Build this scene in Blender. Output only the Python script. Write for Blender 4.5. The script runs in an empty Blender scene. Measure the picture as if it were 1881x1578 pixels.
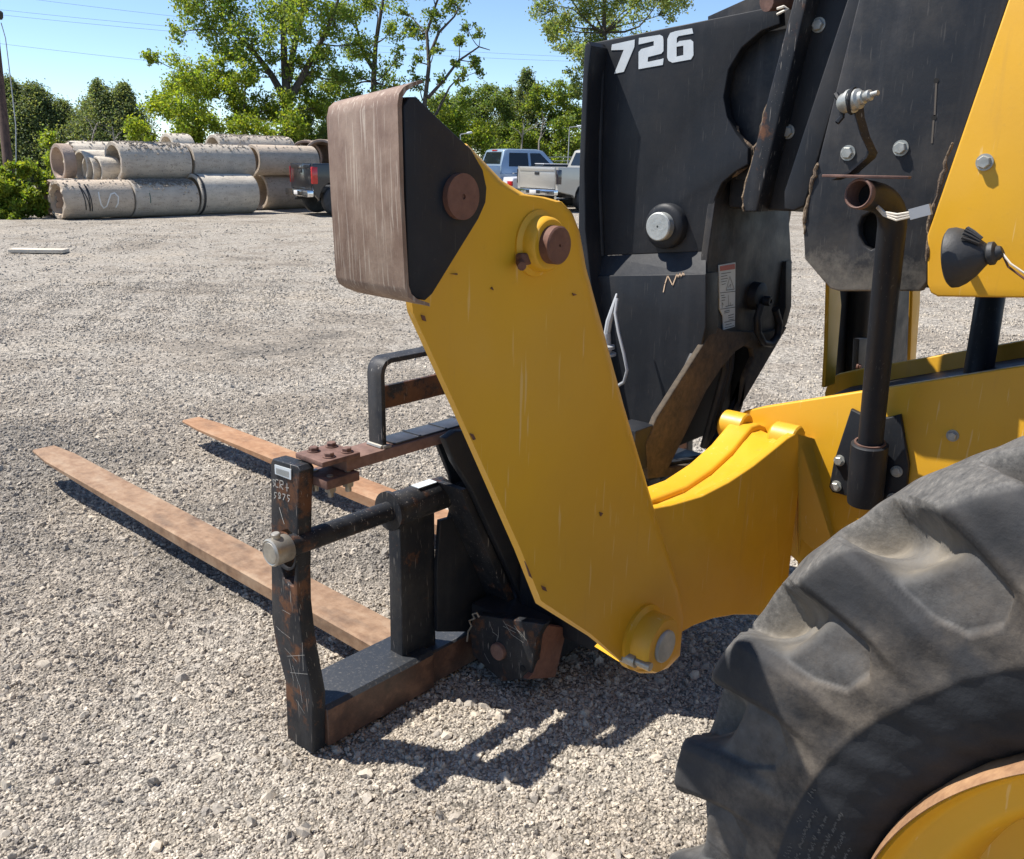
import bpy, bmesh, math, random
import numpy as np
from mathutils import Vector, Matrix
R = math.radians
scene = bpy.context.scene
COL = scene.collection

# ------------------------------------------------------------------ camera, sky, sun, exposure
# world axes: +x = the machine's right, +y = the way the forks point, z up; metres; camera at x=y=0
CAMP = {'f': 1640.0, 'pitch': 0.29146, 'roll': 0.01745, 'yaw': 0.72257, 'H': 1.5}
cam_d = bpy.data.cameras.new('camera'); cam = bpy.data.objects.new('camera', cam_d); COL.objects.link(cam)
_yaw, _p, _r = CAMP['yaw'], CAMP['pitch'], CAMP['roll']
_d = Vector((math.cos(_yaw), math.sin(_yaw), 0)); _r0 = Vector((math.sin(_yaw), -math.cos(_yaw), 0)); _z = Vector((0, 0, 1))
_f = _d * math.cos(_p) - _z * math.sin(_p); _u0 = _d * math.sin(_p) + _z * math.cos(_p)
_rt = _r0 * math.cos(_r) + _u0 * math.sin(_r); _up = _u0 * math.cos(_r) - _r0 * math.sin(_r)
cam.matrix_world = Matrix(((_rt.x, _up.x, -_f.x, 0), (_rt.y, _up.y, -_f.y, 0), (_rt.z, _up.z, -_f.z, CAMP['H']), (0, 0, 0, 1)))
cam_d.sensor_fit = 'HORIZONTAL'; cam_d.sensor_width = 36.0; cam_d.lens = 36.0 * CAMP['f'] / 1881.0
cam_d.clip_start = 0.05; cam_d.clip_end = 4000
scene.camera = cam

SUN_AZ, SUN_EL = 29.5, 58.0          # degrees from +y towards -x ; elevation
world = bpy.data.worlds.new('World'); scene.world = world; world.use_nodes = True
wn = world.node_tree.nodes; wl = world.node_tree.links
sky = wn.new('ShaderNodeTexSky'); sky.sky_type = 'NISHITA'; sky.sun_disc = False
sky.sun_elevation = R(SUN_EL); sky.sun_rotation = R(-SUN_AZ); sky.air_density = 0.75; sky.dust_density = 0.0; sky.ozone_density = 4.0
wl.new(sky.outputs[0], wn['Background'].inputs[0]); wn['Background'].inputs[1].default_value = 0.105
sd = bpy.data.lights.new('sun', 'SUN'); sd.energy = 5.0; sd.angle = R(0.5); sd.color = (1.0, 0.95, 0.88)
sun = bpy.data.objects.new('sun', sd); COL.objects.link(sun)
_s = Vector((-math.sin(R(SUN_AZ)) * math.cos(R(SUN_EL)), math.cos(R(SUN_AZ)) * math.cos(R(SUN_EL)), math.sin(R(SUN_EL))))
sun.rotation_euler = _s.to_track_quat('Z', 'Y').to_euler(); sun.location = (0, 0, 30)
vs = scene.view_settings; vs.view_transform = 'Standard'; vs.look = 'None'; vs.exposure = 0.8; vs.gamma = 1.0; vs.use_curve_mapping = False
scene.render.engine = 'CYCLES'; scene.cycles.max_bounces = 6; scene.cycles.transparent_max_bounces = 12

# ------------------------------------------------------------------ materials
def new_mat(name):
    m = bpy.data.materials.new(name); m.use_nodes = True
    nt = m.node_tree; b = nt.nodes['Principled BSDF']
    return m, nt, b
def N(nt, kind, **kw):
    n = nt.nodes.new(kind)
    for k, v in kw.items():
        if k.startswith('i_'):
            key = k[2:]; key = int(key) if key.isdigit() else key.replace('_', ' ')
            n.inputs[key].default_value = v
        else: setattr(n, k, v)
    return n
def coords(nt, scale=(1, 1, 1), rot=(0, 0, 0), kind='Object'):
    tc = nt.nodes.new('ShaderNodeTexCoord'); mp = nt.nodes.new('ShaderNodeMapping')
    mp.inputs['Scale'].default_value = scale; mp.inputs['Rotation'].default_value = rot
    nt.links.new(tc.outputs[kind], mp.inputs[0]); return mp.outputs[0]
def noise(nt, vec, scale, detail=4, rough=.6, dist=0):
    n = N(nt, 'ShaderNodeTexNoise', i_Scale=scale, i_Detail=detail, i_Roughness=rough, i_Distortion=dist)
    nt.links.new(vec, n.inputs['Vector']); return n.outputs['Fac']
def ramp(nt, fac, stops):
    r = nt.nodes.new('ShaderNodeValToRGB'); e = r.color_ramp.elements
    while len(e) < len(stops): e.new(.5)
    for q, (p, c) in zip(e, stops):
        q.position = p; q.color = (c, c, c, 1) if isinstance(c, (int, float)) else (*c, 1)
    nt.links.new(fac, r.inputs[0]); return r.outputs[0]
def mix(nt, fac, a, b, mode='MIX'):
    m = N(nt, 'ShaderNodeMix', data_type='RGBA', blend_type=mode)
    if isinstance(fac, (int, float)): m.inputs[0].default_value = fac
    else: nt.links.new(fac, m.inputs[0])
    for i, v in ((6, a), (7, b)):
        if isinstance(v, tuple): m.inputs[i].default_value = (*v, 1)
        else: nt.links.new(v, m.inputs[i])
    return m.outputs[2]
def bump(nt, b, h, strength=.3, dist=.01):
    n = N(nt, 'ShaderNodeBump', i_Strength=strength, i_Distance=dist)
    nt.links.new(h, n.inputs['Height']); nt.links.new(n.outputs[0], b.inputs['Normal'])
def math_(nt, op, a, b=None):
    n = N(nt, 'ShaderNodeMath', operation=op)
    for i, v in ((0, a), (1, b)):
        if v is None: continue
        if isinstance(v, (int, float)): n.inputs[i].default_value = v
        else: nt.links.new(v, n.inputs[i])
    return n.outputs[0]
def simple(name, c1, c2=None, scale=8., rough=.6, metal=0., bmp=0., bscale=40., lo=.35, hi=.65, stretch=(1, 1, 1), coat=0.):
    m, nt, b = new_mat(name)
    b.inputs['Roughness'].default_value = rough; b.inputs['Metallic'].default_value = metal
    if coat: b.inputs['Coat Weight'].default_value = coat; b.inputs['Coat Roughness'].default_value = .08
    v = coords(nt, stretch)
    if c2 is None: b.inputs['Base Color'].default_value = (*c1, 1)
    else: nt.links.new(ramp(nt, noise(nt, v, scale, 6), [(lo, c1), (hi, c2)]), b.inputs['Base Color'])
    if bmp: bump(nt, b, noise(nt, v, bscale, 5), bmp, .01)
    return m

def yellow_paint(name, dirt=.35, chips=.66):
    m, nt, b = new_mat(name); v = coords(nt)
    base = mix(nt, ramp(nt, noise(nt, v, 3., 3), [(.35, 0.), (.7, 1.)]), (.665, .352, .012), (.61, .318, .018))
    base = mix(nt, ramp(nt, noise(nt, v, 1.7, 8, .65), [(.5, 0.), (.75, dirt)]), base, (.40, .27, .10))
    v2 = coords(nt, (1, 1, .25))
    chip = ramp(nt, noise(nt, v2, 42., 3, .5), [(chips, 0.), (chips + .02, 1.)])
    base = mix(nt, chip, base, (.075, .03, .017))
    run = ramp(nt, noise(nt, coords(nt, (1, 1, .07)), 30., 4, .6), [(.62, 0.), (.8, .35)])
    base = mix(nt, run, base, (.36, .20, .05))                                              # faint drips down the plates
    for rot_ in ((.5, .3, .4), (-.6, .5, -.3)):
        base = mix(nt, ramp(nt, noise(nt, coords(nt, (3, 3, .18), rot_), 34., 2, .5), [(.70, 0.), (.73, .5)]), base, (.72, .50, .20))
    grime = ramp(nt, noise(nt, v, 60., 6, .8), [(.58, 0.), (.85, .35)])
    base = mix(nt, grime, base, (.33, .21, .07))
    nt.links.new(base, b.inputs['Base Color'])
    nt.links.new(ramp(nt, noise(nt, v, 9., 6), [(.3, .34), (.7, .55)]), b.inputs['Roughness'])
    bump(nt, b, noise(nt, v, 120., 3), .05, .004)
    return m
def black_paint(name, c=(.013, .015, .019), dust=.4, rust=.0, scratch=.5, dustc=(.17, .145, .115), low=None):
    m, nt, b = new_mat(name); v = coords(nt); vs_ = coords(nt, (1, 1, .12))
    base = mix(nt, ramp(nt, noise(nt, v, 5., 7, .7), [(.45, 0.), (.9, dust)]), c, dustc)
    base = mix(nt, ramp(nt, noise(nt, vs_, 22., 4), [(.5, 0.), (.9, dust * .7)]), base, (.13, .13, .135))
    if rust: base = mix(nt, ramp(nt, noise(nt, v, 8., 8, .72), [(.70 - rust * .28, 0.), (.78 - rust * .28, 1.)]), base, mix(nt, noise(nt, v, 30., 5), (.055, .026, .016), (.15, .065, .03)))
    if low:                                  # road dust caked on the lowest hand's breadth of the plate
        sz = N(nt, 'ShaderNodeSeparateXYZ'); nt.links.new(v, sz.inputs[0])
        hgt = math_(nt, 'ADD', sz.outputs[2], math_(nt, 'MULTIPLY', math_(nt, 'SUBTRACT', noise(nt, v, 22., 7, .75), .5), .22))
        rg = N(nt, 'ShaderNodeMapRange', i_1=low, i_2=low + .11, i_3=1., i_4=0.); nt.links.new(hgt, rg.inputs[0])
        base = mix(nt, math_(nt, 'MULTIPLY', rg.outputs[0], .75), base, (.25, .225, .185))
    if scratch:
        for rot_, th_, s_ in (((.5, .35, .3), .70, 45.), ((-.7, .6, .2), .72, 60.), ((.1, -.3, .9), .71, 52.)):
            vs2 = coords(nt, (4, 4, .28), rot_)
            base = mix(nt, ramp(nt, noise(nt, vs2, s_, 2, .45), [(th_, 0.), (th_ + .035, scratch)]), base, (.26, .235, .205))
        sp = ramp(nt, noise(nt, v, 330., 1), [(.74, 0.), (.77, scratch * .7)])
        base = mix(nt, sp, base, (.26, .24, .22))
    nt.links.new(base, b.inputs['Base Color'])
    nt.links.new(ramp(nt, noise(nt, v, 11., 6), [(.3, .38), (.7, .64)]), b.inputs['Roughness']); b.inputs['Specular IOR Level'].default_value = .26
    bump(nt, b, noise(nt, v, 90., 4), .08, .004)
    return m
def rusty(name, dark, mid, light, scale=7., stretch=(1, 1, 1), rough=.75, sc_w=.0, metal=0., bm=.25, p=(.3, .5, .72)):
    m, nt, b = new_mat(name); v = coords(nt, stretch); v0 = coords(nt)
    base = ramp(nt, noise(nt, v, scale, 9, .68), [(p[0], dark), (p[1], mid), (p[2], light)])
    base = mix(nt, .35, base, ramp(nt, noise(nt, v0, scale * 6, 5), [(.3, dark), (.7, light)]))
    if sc_w:
        v3 = coords(nt, (34, 34, 1.1)); s = ramp(nt, noise(nt, v3, 9., 4, .6), [(.56, 0.), (.66, sc_w)])
        base = mix(nt, s, base, (.50, .43, .35))
    nt.links.new(base, b.inputs['Base Color']); b.inputs['Roughness'].default_value = rough; b.inputs['Metallic'].default_value = metal
    bump(nt, b, noise(nt, v0, scale * 9, 6), bm, .004)
    return m

MT = {}
MT['yellow'] = yellow_paint('yellow_paint')
MT['yellow_leg'] = yellow_paint('yellow_paint_chipped', .2, .80)
MT['yellow_clean'] = yellow_paint('yellow_paint_clean', .12, .84)
MT['yellow_dirty'] = yellow_paint('yellow_paint_dirty', 1.0, .62)
MT['black'] = black_paint('black_paint', dust=.14, scratch=.08)
MT['black_dusty'] = black_paint('black_paint_dusty', dust=.55, scratch=.15)
MT['black_worn'] = black_paint('black_paint_worn', dust=.3, rust=.55, scratch=.9)
MT['black_rust'] = black_paint('black_paint_rusted', dust=.3, rust=.85, scratch=.6)
MT['black_clean'] = black_paint('black_paint_glossy', dust=.1, scratch=.12)
MT['shank'] = black_paint('shank_paint', dust=.3, rust=.38, scratch=.5)
MT['pad'] = rusty('pad_scraped_steel', (.075, .038, .025), (.195, .12, .082), (.34, .255, .19), 5., (2.2, 2.2, .8), .6, .55, .2, .25, (.22, .48, .78))
MT['pin_rust'] = rusty('pin_rust', (.07, .03, .02), (.13, .055, .035), (.2, .09, .055), 12.)
MT['fork'] = rusty('fork_rust', (.10, .058, .036), (.27, .155, .083), (.39, .28, .185), 5., (2.2, .8, 2.2), .7, .0, .2, .2)
MT['fork_far'] = rusty('fork_orange_rust', (.14, .068, .032), (.32, .155, .068), (.40, .255, .15), 5., (2.2, .8, 2.2), .75)
MT['bar_rust'] = rusty('bar_brown_rust', (.05, .025, .018), (.12, .06, .045), (.24, .135, .10), 9.)
MT['steel'] = simple('zinc_bolt', (.27, .28, .26), (.42, .42, .39), 40., .45, .5, .1)
MT['steel_dark'] = rusty('worn_steel', (.16, .14, .12), (.34, .32, .28), (.5, .46, .38), 9., rough=.42, metal=.6, bm=.1)
MT['pin_grey'] = simple('pin_grey', (.30, .32, .31), (.42, .43, .41), 30., .5, .3, .15, 80)
MT['mud'] = simple('dried_mud', (.09, .062, .042), (.2, .145, .09), 18., .95, 0, .9, 60.)
MT['streak'] = simple('drip_stain', (.10, .085, .07), rough=.9)
MT['mud_yellow'] = rusty('muddy_yellow_paint', (.022, .018, .014), (.052, .040, .028), (.13, .092, .052), 15., rough=.85)
MT['white'] = simple('white_decal', (.56, .60, .62), (.48, .52, .54), 20., .45)
MT['red'] = simple('red_print', (.35, .05, .03), rough=.5)
MT['ink'] = simple('black_print', (.02, .02, .02), rough=.5)
MT['chalk'] = simple('chalk', (.36, .35, .32), rough=.9)
MT['scribble'] = simple('scribble_paint', (.62, .45, .30), rough=.8)
MT['hole'] = simple('hole_shade_black', (.008, .008, .008), rough=.9)  # near-black colour standing in for the shade inside holes and openings
MT['rubber_black'] = simple('rubber_black', (.022, .022, .023), (.04, .04, .04), 10., .6, 0, .15, 60.)
MT['wire'] = simple('pale_wire', (.55, .5, .42), rough=.6)
MT['connector'] = simple('grey_connector', (.33, .34, .35), rough=.5)
MT['black_dusty_low'] = black_paint('black_paint_dusty_panel', dust=.34, scratch=.1, low=1.215)
m, nt, b = new_mat('beam_worn_paint'); v = coords(nt); geo = N(nt, 'ShaderNodeNewGeometry'); sx = N(nt, 'ShaderNodeSeparateXYZ'); nt.links.new(geo.outputs['Normal'], sx.inputs[0])
paint_ = mix(nt, ramp(nt, noise(nt, v, 130., 5, .7), [(.55, 0.), (.72, .5)]), (.022, .025, .03), (.2, .18, .155))
rust_ = ramp(nt, noise(nt, v, 14., 8, .7), [(.3, (.035, .02, .015)), (.5, (.085, .043, .028)), (.72, (.19, .10, .06))])
sideways = math_(nt, 'ADD', math_(nt, 'MULTIPLY', sx.outputs[2], -.9), math_(nt, 'MULTIPLY', noise(nt, v, 9., 6, .7), .9))
nt.links.new(mix(nt, ramp(nt, sideways, [(.02, 0.), (.25, 1.)]), paint_, rust_), b.inputs['Base Color']); b.inputs['Roughness'].default_value = .5
bump(nt, b, noise(nt, v, 60., 5), .2, .004); MT['beam'] = m      # paint left on the flats, bare rust on the scraped sides
MT['top_bar'] = rusty('top_bar_rust', (.06, .03, .022), (.14, .075, .055), (.25, .15, .115), 6.)
MT['tread'] = simple('tread_glossy_black', (.03, .032, .036), (.06, .06, .065), 12., .3, 0, .1)
MT['hoop'] = black_paint('hoop_worn_paint', dust=.5, rust=.25, scratch=1.)

# ------------------------------------------------------------------ object helpers
def link(o, parent=None, loc=None):
    COL.objects.link(o)
    if parent is not None:
        o.parent = parent
        if loc is None and parent.type == 'EMPTY' and parent.get('_w'):
            o.matrix_parent_inverse = Matrix.Translation(-parent.location)
    return o
def tag(o, label, cat, group=None):
    o['label'] = label; o['category'] = cat
    if group: o['group'] = group
    return o
def thing(name, label, cat, loc=(0, 0, 0), rz=0, group=None, worldspace=False):
    o = bpy.data.objects.new(name, None); COL.objects.link(o); o.location = loc; o.rotation_euler = (0, 0, rz); o.empty_display_size = .1
    if worldspace: o['_w'] = 1
    return tag(o, label, cat, group)
def sharp_smooth(me, ang=38):
    me.polygons.foreach_set('use_smooth', [True] * len(me.polygons))
    try: me.set_sharp_from_angle(angle=R(ang))
    except Exception: pass
def finish(name, me, m, parent, ang=38):
    if m is not None: me.materials.append(m if not isinstance(m, str) else MT[m])
    sharp_smooth(me, ang)
    return link(bpy.data.objects.new(name, me), parent)
def from_bm(name, bm, m, parent=None, ang=38):
    bmesh.ops.recalc_face_normals(bm, faces=bm.faces)
    me = bpy.data.meshes.new(name); bm.to_mesh(me); bm.free()
    return finish(name, me, m, parent, ang)
AX = {'x': Matrix(((0, 0, 1), (1, 0, 0), (0, 1, 0))), 'y': Matrix(((1, 0, 0), (0, 0, 1), (0, 1, 0))), 'z': Matrix(((1, 0, 0), (0, 1, 0), (0, 0, 1)))}
def prism(name, polys, axis, a, b, m, parent=None, bev=.003, ang=38, res=2):
    """solid plate: outlines (first outer, rest holes) in the plane across axis, from a to b along it"""
    if not isinstance(polys[0][0], (tuple, list)): polys = [polys]
    cu = bpy.data.curves.new(name, 'CURVE'); cu.dimensions = '2D'; cu.fill_mode = 'BOTH'
    t = abs(b - a) / 2; bv = min(bev, t * .45)
    cu.extrude = t - bv; cu.bevel_depth = bv; cu.offset = -bv; cu.bevel_resolution = res
    for p in polys:
        s = cu.splines.new('POLY'); s.points.add(len(p) - 1); s.use_cyclic_u = True
        for q, c in zip(s.points, p): q.co = (c[0], c[1], 0, 1)
    ob = bpy.data.objects.new(name, cu); me = bpy.data.meshes.new_from_object(ob)
    bpy.data.objects.remove(ob); bpy.data.curves.remove(cu)
    mt = AX[axis].to_4x4(); off = [0, 0, 0]; off['xyz'.index(axis)] = (a + b) / 2
    me.transform(Matrix.Translation(off) @ mt); me.name = name
    bm = bmesh.new(); bm.from_mesh(me); bmesh.ops.remove_doubles(bm, verts=bm.verts, dist=1e-5); bmesh.ops.recalc_face_normals(bm, faces=bm.faces); bm.to_mesh(me); bm.free()
    return finish(name, me, m, parent, ang)
def box_bm(bm, lo, hi, bev=0.0):
    r = bmesh.ops.create_cube(bm, size=1.0); vs_ = r['verts']
    for v in vs_: v.co = Vector([(l + h) / 2 + c * (h - l) for c, l, h in zip(v.co, lo, hi)])
    if bev:
        es = list({e for v in vs_ for e in v.link_edges}); bmesh.ops.bevel(bm, geom=es, offset=bev, segments=2, affect='EDGES', profile=.5)
def box(name, lo, hi, m, parent=None, bev=.004):
    bm = bmesh.new(); box_bm(bm, lo, hi, bev); return from_bm(name, bm, m, parent)
def tube_bm(bm, pts, rad, n=14, cap=True, rads=None):
    pts = [Vector(p) for p in pts]; rings = []; ref = None
    for i, p in enumerate(pts):
        d = (pts[min(i + 1, len(pts) - 1)] - pts[max(i - 1, 0)]).normalized()
        if ref is None:
            ref = d.orthogonal().normalized()
        ref = (ref - d * ref.dot(d)).normalized(); w = d.cross(ref); r = rads[i] if rads else rad
        rings.append([bm.verts.new(p + (ref * math.cos(2 * math.pi * k / n) + w * math.sin(2 * math.pi * k / n)) * r) for k in range(n)])
    for A, B in zip(rings, rings[1:]):
        for k in range(n): bm.faces.new((A[k], A[(k + 1) % n], B[(k + 1) % n], B[k]))
    if cap: bm.faces.new(rings[0]); bm.faces.new(rings[-1])
def tube(name, pts, rad, m, parent=None, n=14, cap=True, rads=None, ang=38):
    bm = bmesh.new(); tube_bm(bm, pts, rad, n, cap, rads); return from_bm(name, bm, m, parent, ang)
def lathe(name, prof, org, direction, m, parent=None, n=32, ang=38, closed=True):
    """revolve (distance along axis, radius) round the axis from org"""
    d = Vector(direction).normalized(); u = d.orthogonal().normalized(); w = d.cross(u); o = Vector(org); bm = bmesh.new(); rings = []
    for (t, r) in prof:
        c = o + d * t
        rings.append([bm.verts.new(c)] if r < 1e-5 else [bm.verts.new(c + (u * math.cos(2 * math.pi * k / n) + w * math.sin(2 * math.pi * k / n)) * r) for k in range(n)])
    for A, B in zip(rings, rings[1:]):
        for k in range(n):
            k2 = (k + 1) % n
            if len(A) == 1 and len(B) == 1: continue
            if len(A) == 1: bm.faces.new((A[0], B[k2], B[k]))
            elif len(B) == 1: bm.faces.new((A[k], A[k2], B[0]))
            else: bm.faces.new((A[k], A[k2], B[k2], B[k]))
    if closed:
        for r in (rings[0], rings[-1]):
            if len(r) > 2: bm.faces.new(r)
    return from_bm(name, bm, m, parent, ang)
def hexbolt(org, direction, r, parent, m='steel', name='bolt', h=None):
    """hex head on a washer"""
    d = Vector(direction).normalized(); u = d.orthogonal().normalized(); w = d.cross(u); o = Vector(org); bm = bmesh.new(); h = h or r * .75
    tube_bm(bm, [o - d * .004, o + d * r * .22], r * 1.28, 20)
    a0 = random.random()
    for lo, hi, rr0, rr1 in ((r * .2, r * .2 + h * .82, r, r), (r * .2 + h * .82, r * .2 + h, r, r * .86)):
        A = [bm.verts.new(o + d * lo + (u * math.cos(a0 + math.pi * k / 3) + w * math.sin(a0 + math.pi * k / 3)) * rr0) for k in range(6)]
        B = [bm.verts.new(o + d * hi + (u * math.cos(a0 + math.pi * k / 3) + w * math.sin(a0 + math.pi * k / 3)) * rr1) for k in range(6)]
        for k in range(6): bm.faces.new((A[k], A[(k + 1) % 6], B[(k + 1) % 6], B[k]))
    bm.faces.new(B)
    return from_bm(name, bm, m, parent, 25)
def ribbon(name, strokes, axis, val, w, m, parent, t=.0015):
    """flat painted or scratched strokes on the plane axis=val"""
    bm = bmesh.new(); mt = AX[axis]
    off = Vector([val if 'xyz'[i] == axis else 0 for i in range(3)])
    for st in strokes:
        for (a, b) in zip(st, st[1:]):
            a = Vector(a); b = Vector(b); d = b - a
            if d.length < 1e-6: continue
            n = Vector((-d.y, d.x)).normalized() * w / 2; e = d.normalized() * w * .3
            q = [bm.verts.new(mt @ Vector((p.x, p.y, 0)) + off) for p in (a - e + n, b + e + n, b + e - n, a - e - n)]
            bm.faces.new(q)
    return from_bm(name, bm, m, parent)
def fast_mesh(name, verts, quads, colors=None, tri=False):
    me = bpy.data.meshes.new(name); k = quads.shape[1]
    me.vertices.add(len(verts)); me.vertices.foreach_set('co', np.ascontiguousarray(verts, dtype=np.float32).ravel())
    me.loops.add(quads.size); me.loops.foreach_set('vertex_index', np.ascontiguousarray(quads, dtype=np.int32).ravel())
    me.polygons.add(len(quads)); me.polygons.foreach_set('loop_start', np.arange(0, quads.size, k, dtype=np.int32))
    if colors is not None:
        at = me.color_attributes.new('tint', 'FLOAT_COLOR', 'POINT'); at.data.foreach_set('color', np.ascontiguousarray(colors, dtype=np.float32).ravel())
    me.update(calc_edges=True); me.validate(); return me

def mud(name, pts, r, parent, seed=1):
    """an uneven bead of dried mud along a seam"""
    g = np.random.default_rng(seed); P_ = [Vector(p) for p in pts]; out = []; rads = []
    for a, b in zip(P_, P_[1:]):
        n = max(2, int((b - a).length / (r * 1.6)))
        for k in range(n):
            out.append(a.lerp(b, k / n) + Vector(g.normal(0, r * .25, 3))); rads.append(r * (.35 + .6 * abs(math.sin(len(out) * .43 + seed)) * g.uniform(.7, 1.)))
    out.append(P_[-1]); rads.append(r * .3); rads[0] = r * .3
    return tube(name, out, r, 'mud', parent, 7, True, rads, 30)

# ------------------------------------------------------------------ the ground: one gravel sheet to the horizon
def gz(x, y):
    x = np.asarray(x, dtype=float); y = np.asarray(y, dtype=float)
    h = .010 * np.sin(1.3 * x + .7 * y) + .008 * np.sin(2.9 * y - 1.1 * x + 1.) + .006 * np.sin(4.7 * x + 3.1 * y + 2.) + .004 * np.sin(9.1 * x - 7.3 * y)
    return h * np.clip(1.3 - np.hypot(x - 10, y - 12) / 40., 0, 1) - .012
def grid_lines(segs):
    out = []
    for a, b, st in segs: out += list(np.arange(a, b, st))
    return np.array(out + [segs[-1][1]])
gx = grid_lines([(-1500, -100, 200), (-100, -20, 10), (-20, -2, 1.5), (-2, 7, .07), (7, 30, .5), (30, 100, 7), (100, 1500, 200)])
gy = grid_lines([(-1500, -100, 200), (-100, -10, 10), (-10, -2, 1.), (-2, 8, .07), (8, 30, .5), (30, 100, 7), (100, 1500, 200)])
XX, YY = np.meshgrid(gx, gy, indexing='ij'); ZZ = gz(XX, YY)
nx, ny = XX.shape; idx = np.arange(nx * ny).reshape(nx, ny)
gq = np.stack([idx[:-1, :-1], idx[1:, :-1], idx[1:, 1:], idx[:-1, 1:]], -1).reshape(-1, 4)
gme = fast_mesh('ground', np.stack([XX, YY, ZZ], -1).reshape(-1, 3), gq)

def patch_tone(nt, v):
    """broad damp and dusty patches of the yard, shared by the sheet and the loose stones"""
    a = noise(nt, v, .55, 5, .6, .4); b = noise(nt, v, 1.9, 4, .55)
    mp = N(nt, 'ShaderNodeMapping', i_Location=(-1.9, -4.7, 0)); nt.links.new(v, mp.inputs[0])      # a stretch of coarse, darker stone by the forks
    vl = N(nt, 'ShaderNodeVectorMath', operation='LENGTH'); nt.links.new(mp.outputs[0], vl.inputs[0])
    dk = ramp(nt, math_(nt, 'MULTIPLY', vl.outputs['Value'], .2), [(.12, .11), (.62, 0.)])
    s_ = math_(nt, 'ADD', math_(nt, 'MULTIPLY', a, .65), math_(nt, 'MULTIPLY', b, .35))
    return math_(nt, 'SUBTRACT', s_, dk)
m, nt, b = new_mat('gravel_sheet'); v = coords(nt)
tone = ramp(nt, patch_tone(nt, v), [(.34, (.20, .178, .15)), (.43, (.31, .27, .22)), (.52, (.37, .335, .285)), (.62, (.39, .34, .275))])
vo = N(nt, 'ShaderNodeTexVoronoi', i_Scale=120.); nt.links.new(v, vo.inputs['Vector'])
vo2 = N(nt, 'ShaderNodeTexVoronoi', i_Scale=38., feature='F1'); nt.links.new(v, vo2.inputs['Vector'])
cell = ramp(nt, vo.outputs['Color'], [(.1, .62), (.5, .97), (.9, 1.3)])
cell2 = ramp(nt, vo2.outputs['Color'], [(.1, .58), (.5, 1.0), (.9, 1.42)])
c = mix(nt, 1., mix(nt, 1., tone, cell, 'MULTIPLY'), cell2, 'MULTIPLY')
edge = ramp(nt, vo.outputs['Distance'], [(.0, 1.), (.55, .95), (.85, .6)])
c = mix(nt, 1., c, edge, 'MULTIPLY')
nt.links.new(c, b.inputs['Base Color']); b.inputs['Roughness'].default_value = .95
b.inputs['Specular IOR Level'].default_value = .2
hh = math_(nt, 'ADD', math_(nt, 'MULTIPLY', vo.outputs['Distance'], -1.), math_(nt, 'MULTIPLY', noise(nt, v, 25., 4), 1.2))
bump(nt, b, hh, 1., .009)
gme.materials.append(m)
gme.polygons.foreach_set('use_smooth', [True] * len(gme.polygons))
ground = bpy.data.objects.new('ground', gme); COL.objects.link(ground); ground['kind'] = 'structure'

# loose crushed stone over the sheet: nobody could count it, one object scattered by geometry nodes
rng = np.random.default_rng(7)
def stone_points():
    out = []
    for d0, d1, dens, s0, s1 in ((.9, 2.6, 10500, .0028, .0130), (2.6, 4.2, 7500, .0034, .0135), (4.2, 7., 3200, .0052, .0155), (7., 12., 1000, .008, .017), (12., 24., 200, .012, .022)):
        area = .5 * 1.75 * (d1 ** 2 - d0 ** 2); n = int(area * dens)
        r = np.sqrt(rng.uniform(d0 ** 2, d1 ** 2, n)); a = rng.uniform(-.95, .80, n) + .7226
        x = r * np.cos(a); y = r * np.sin(a)
        s = s0 + (s1 - s0) * rng.beta(.9, 4.8, n)
        out.append(np.stack([x, y, s], 1))
    # larger stones lying loose
    n = 2600; r = np.sqrt(rng.uniform(1.3 ** 2, 7 ** 2, n)); a = rng.uniform(-.95, .8, n) + .7226
    out.append(np.stack([r * np.cos(a), r * np.sin(a), rng.uniform(.010, .022, n) ** 1.0], 1))
    n = 6000; a = rng.normal(0, 1, (n, 2)) * np.array([1.1, 1.5]) + np.array([1.6, 4.6])
    a = a[np.hypot(a[:, 0], a[:, 1]) > 2.]
    out.append(np.stack([a[:, 0], a[:, 1], rng.uniform(.008, .015, len(a))], 1))
    return np.concatenate(out)
sp = stone_points()
def blobs(x, y, seed, n=14, f0=.6, f1=3.2):
    g = np.random.default_rng(seed); h = np.zeros_like(x)
    for _ in range(n):
        a = g.uniform(0, 6.283); f = g.uniform(f0, f1); h += np.sin((x * math.cos(a) + y * math.sin(a)) * f + g.uniform(0, 6.283)) / f ** .5
    return h / np.std(h)
track = np.minimum(np.abs(sp[:, 0] * .55 + sp[:, 1] * .83 - 5.9), np.abs(sp[:, 0] * .55 + sp[:, 1] * .83 - 7.7))     # packed wheel tracks crossing the yard
clump = 1 / (1 + np.exp(-2.2 * blobs(sp[:, 0], sp[:, 1], 5))) * np.clip(.35 + track * 2., 0, 1)
keep = rng.uniform(0, 1, len(sp)) < (.20 + .80 * clump) * np.clip((25 - np.hypot(sp[:, 0], sp[:, 1])) / 11., 0, 1)
sp = sp[keep]
xg = np.stack([sp[:, 0], sp[:, 1], gz(sp[:, 0], sp[:, 1]) + sp[:, 2] * np.where(sp[:, 2] > .011, rng.uniform(-.55, .0, len(sp)), rng.uniform(-.40, .30, len(sp)))], 1)
sme = bpy.data.meshes.new('gravel'); sme.vertices.add(len(sp)); sme.vertices.foreach_set('co', xg.astype(np.float32).ravel())
for nm, data in (('srot', rng.uniform(0, 6.283, (len(sp), 3))), ('ssc', sp[:, 2:3] * np.stack([rng.uniform(.8, 1.45, len(sp)), rng.uniform(.75, 1.2, len(sp)), rng.uniform(.5, .95, len(sp))], 1))):
    at = sme.attributes.new(nm, 'FLOAT_VECTOR', 'POINT'); at.data.foreach_set('vector', data.astype(np.float32).ravel())
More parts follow.
